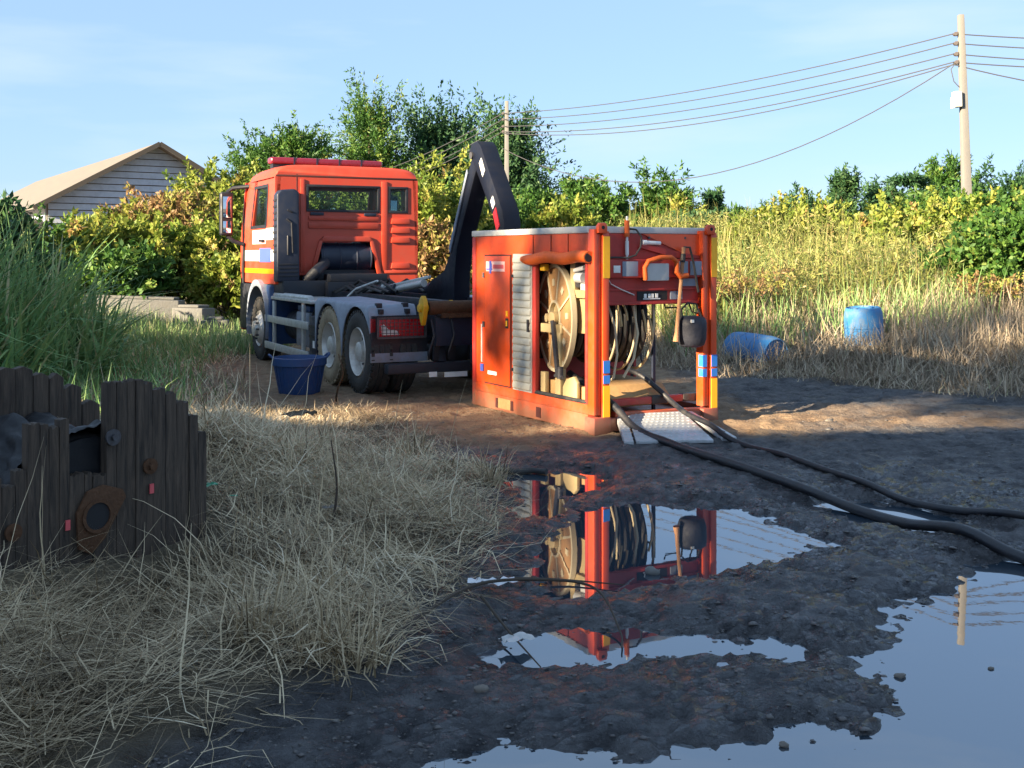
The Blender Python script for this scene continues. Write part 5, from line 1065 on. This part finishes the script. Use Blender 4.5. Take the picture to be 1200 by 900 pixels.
# brown shrub thicket in front of the blocks and by the drums
def weed_shrub(x, y, h, r, seed, label, mt='lf_brown'):
    rg_ = np.random.default_rng(seed); e = empty('dead_shrub', (x, y, zt(x, y)), 0, label, 'shrub'); b = MB(); S = []; D = []
    for k in range(16):
        a = rg_.random() * 6.28; q = r * rg_.random(); p = [Vector((.1 * q * math.cos(a), .1 * q * math.sin(a), -.05)), Vector((.5 * q * math.cos(a), .5 * q * math.sin(a), h * .5)), Vector((q * math.cos(a + .3), q * math.sin(a + .3), h * rg_.uniform(.7, 1.05)))]
        b.tube(p, [.014, .010, .004], 5)
        for j in range(7): t = .3 + .7 * rg_.random(); S.append(p[1].lerp(p[2], t)); D.append((math.cos(a + rg_.normal()), math.sin(a + rg_.normal()), rg_.uniform(0, 1)))
    b.build('stems', M['twig'], e); S = np.array(S); D = unit(np.array(D)); v = shoots(rg_, S, D, np.full(len(S), .18 * h), 9, .07, .03, .1)
    inst('leaves', cat_mesh('leaves', [v], mt), e)
weed_shrub(4.0, 18.6, 1.15, .8, 1, 'dead brown shrub standing between the two drums')
weed_shrub(-7.0, 24.4, 1.7, 1.2, 2, 'reddish dead shrub in front of the concrete blocks')
weed_shrub(-6.0, 23.9, 1.4, 1.0, 3, 'dry thin shrub between concrete block and truck')
weed_shrub(7.9, 18.2, .8, .7, 4, 'small dry shrub past the upright drum')
weed_shrub(3.2, 19.3, 1.0, .7, 5, 'thin dry shrub behind the fallen drum')

# ------------------------------------------------------------------ small things on the mud
rng = np.random.default_rng(33)
X = rng.uniform(-2.2, 5.5, 60000); Y = 3.4 + 10.5 * rng.random(60000) ** 1.6; z, sd, ein, bi = terrain(X, Y, True)
k = (ein < .2) & (bi < .3) & (z > -.055) & vis(X, Y) & (rng.random(len(X)) < .55 + .8 * fbm(X * 2, Y * 2, 2)) & ~((X > .6) & (X < 2.3) & (Y > 9.9)) & ~((Y > 12.5) & (X < 1)); X, Y, z = X[k], Y[k], z[k]; n = len(X)
oc = np.array([(1, 0, 0), (-1, 0, 0), (0, 1, 0), (0, -1, 0), (0, 0, 1), (0, 0, -.6)], float); of = np.array([(0, 2, 4), (2, 1, 4), (1, 3, 4), (3, 0, 4), (2, 0, 5), (1, 2, 5), (3, 1, 5), (0, 3, 5)])
sz = rng.lognormal(-5.35, .55, n)[:, None, None] * np.stack([rng.uniform(.7, 1.7, (n, 6)), rng.uniform(.7, 1.7, (n, 6)), rng.uniform(.2, .6, (n, 6))], -1)
ca, sa = np.cos(rng.random(n) * 6.28), np.sin(rng.random(n) * 6.28); rot = np.zeros((n, 3, 3)); rot[:, 0, 0] = ca; rot[:, 0, 1] = -sa; rot[:, 1, 0] = sa; rot[:, 1, 1] = ca; rot[:, 2, 2] = 1
V = np.einsum('nij,nkj->nki', rot, oc[None] * sz) + np.stack([X, Y, z], 1)[:, None]
cm = mat('mud_clod', (.085, .078, .076), .4, 0, .7, (.17, .155, .14), 9, .3, 60)
tag(inst('mud_clods', raw_mesh('mud_clods', V.reshape(-1, 3), (np.arange(n)[:, None, None] * 6 + of[None]).reshape(-1, 3), cm, smooth=True)), 'small clods of wet mud strewn over the yard', 'mud clods', kind='stuff')
def rock(x, y, r, label, mt='stone', sq=.6, dz=0):
    bm = bmesh.new(); bmesh.ops.create_icosphere(bm, subdivisions=2, radius=1); rg_ = random.Random(int(x * 1000 + y * 77))
    ph = [rg_.random() * 6 for _ in range(3)]
    for v in bm.verts: k = 1 + .25 * math.sin(3 * v.co.x + ph[0]) * math.sin(2.6 * v.co.y + ph[1]) + .12 * rg_.uniform(-1, 1); v.co = Vector((v.co.x * k * r, v.co.y * k * r * .8, v.co.z * k * r * sq))
    me = bpy.data.meshes.new('stone'); bm.to_mesh(me); bm.free(); me.materials.append(M[mt]); me.polygons.foreach_set('use_smooth', [True] * len(me.polygons)); me.set_sharp_from_angle(angle=R(50))
    o = inst('stone', me, None, (x, y, max(-.045, zt(x, y)) + r * sq * .4 + dz)); return tag(o, label, 'stone', 'stones on the mud')
rock(.78, 6.18, .045, 'pale stone at the near edge of the middle puddle', 'concrete')
rock(1.63, 4.66, .022, 'dark small stone on the muddy point beside the big puddle')
rock(2.05, 4.75, .012, 'tiny stone sticking out of the big puddle')
rock(.98, 4.0, .02, 'small brown stone at the big puddle edge')
rock(-.12, 4.36, .03, 'rounded tan stone on the wet mud below the twig')
rock(3.2, 11.2, .05, 'stone in the sunlit strip past the container')
# twigs
def twig(pts, r, label):
    b = MB(); q = spline([(x, y, max(-.045, zt(x, y)) + h) for x, y, h in pts], 6); n_ = len(q); b.tube(q, [r * (1 - .7 * i / n_) for i in range(n_)], 6); o = b.build('twig', M['twig']); return tag(o, label, 'twig', 'twigs on the mud')
tw = twig([(-.62, 4.55, .02), (-.42, 4.98, .10), (-.17, 5.5, .09), (.18, 5.72, .10), (.42, 5.55, .06), (.5, 5.15, .03), (.49, 4.95, .02)], .011, 'long dark bent twig arching over the mud')
twig([(-.15, 5.45, .06), (-.02, 5.1, .05), (.12, 4.65, .01)], .008, 'short dark twig pointing into the near puddle')
twig([(-.06, 5.9, .03), (.25, 6.0, .02), (.6, 5.9, .02)], .009, 'thin flat twig beside the white litter')
twig([(-1.05, 6.5, .02), (-1.03, 6.52, .25), (-1.06, 6.5, .52)], .010, 'upright dark stick standing in the straw mat')
twig([(-2.05, 12.9, .0), (-1.98, 12.6, .18), (-1.86, 12.2, .42), (-1.9, 12.15, .62)], .014, 'dry dark branch standing by the basin')
# litter
def litter(x, y, s, label, mt='litter', rz=0, z=.02):
    b = MB(); n_ = 6; rg_ = random.Random(int(abs(x) * 991 + y * 13)); v = [(s * (i / n_ - .5) * 1.6, s * (j / n_ - .5), .02 + rg_.uniform(0, .25) * s) for i in range(n_ + 1) for j in range(n_ + 1)]
    b.add(v, [(i * (n_ + 1) + j, i * (n_ + 1) + j + 1, (i + 1) * (n_ + 1) + j + 1, (i + 1) * (n_ + 1) + j) for i in range(n_) for j in range(n_)]); o = b.build('litter_scrap', M[mt], angle=60); o.location = (x, y, max(-.045, zt(x, y)) + z); o.rotation_euler = (0, 0, rz); return tag(o, label, 'litter', 'litter scraps')
litter(-.06, 5.72, .10, 'crumpled white plastic scrap at the straw edge beside the twig', rz=.3)
litter(-.17, 5.66, .07, 'small white scrap next to the crumpled plastic')
litter(.02, 5.0, .09, 'grey muddy plastic scrap by the near puddle', 'roofgrey', .6)
litter(-1.08, 6.6, .06, 'pale paper scrap lying in the straw mat', 'stone', .7, .08)
litter(-1.78, 6.5, .07, 'green glassy scrap beside the wooden reel', 'green', .2, .14)
litter(-1.62, 6.45, .03, 'tiny green scrap in the straw', 'green', .2, .14)
litter(-1.62, 8.4, .16, 'dry pale leaf sheath on the mound behind the reel', 'straw', .5, .25)

# ================================================================== UNSEEN BUILDING AND TREES ADDED BEHIND THE CAMERA TO SHADE THE YARD
KS = .62 / math.tan(SUN_EL); HB = (10.8 + 6) / KS
cream_wall = mat('cream_wall', (.74, .66, .54), .8, 0, .2, (.5, .42, .32), 1.0)  # pale so the unseen wall bounces light into the yard
WH = empty('shade_building', (-18, -10, 0), 0, 'long plain building added out of view to shade the yard', 'building')  # added out of view; roof edge height set by the wanted shadow line
b = MB(); b.box(-20, 9, -4, 3.7, 0, HB - .22); bw = b.build('wall', cream_wall, WH)
b = MB(); b.box(-20.3, 9.3, -4.3, 4.0, HB - .22, HB); b.build('roof', M['roofgrey'], WH)
for k in range(4): b = MB(); b.box(-18 + 6.4 * k, -15.4 + 6.4 * k, 3.66, 3.74, 0, 3.6); b.build('shutter_door', M['fender'], bw)
rng = np.random.default_rng(5); G7 = 'added shade trees behind the building'
for i, (x0, x1) in enumerate(((-66, -57), (-57, -47.5), (-47.5, -38.5), (-38.5, -32.0), (-32.0, -25.5), (-25.5, -17), (-17, -7))):
    e = empty('shade_tree', ((x0 + x1) / 2, -16, 0), 0, 'umbrella shaped tree added out of view to shade the yard', 'tree', G7); n = 650 if x0 == -38.5 else 4200  # added crowns; slit below and one sparse crown shape the sunlight
    X = rng.uniform(x0, x1, n) - (x0 + x1) / 2; ZL, ZH = (12.9 + 16) / KS, (19.5 + 16) / KS; Z = rng.uniform(ZL, ZH, n); Yy = rng.normal(size=n) * .45
    hz = fbm(X * .9 + 40, Z * .9, 2); kp = (hz > .16) if x0 == -38.5 else (hz > -.9); X, Z, Yy = X[kp], Z[kp], Yy[kp]; n = len(X)
    top = ZH - .9 * (X / ((x1 - x0) / 2)) ** 4; Z = np.minimum(Z, top - rng.random(n) * .2)
    D = unit(rng.normal(size=(n, 3))); inst('crown', cat_mesh('crown', [leaf_quads(np.stack([X, Yy, Z], 1), D, .6, .38, rng, rng.random(n))], 'lf_mid'), e)
    b = MB(); b.tube([(0, 0, -.1), (.1, 0, 5), (0, .1, ZL - 2), (0, 0, ZL + .6)], [.3, .26, .2, .1], 8)
    for k in range(5): a = k / 4 - .5; b.tube([(0, .1, ZL - 2.4), (a * 3, 0, ZL), (a * (x1 - x0) * .8, 0, ZL + 1.2)], [.14, .1, .04], 6)
    b.build('trunk', M['bark'], e)
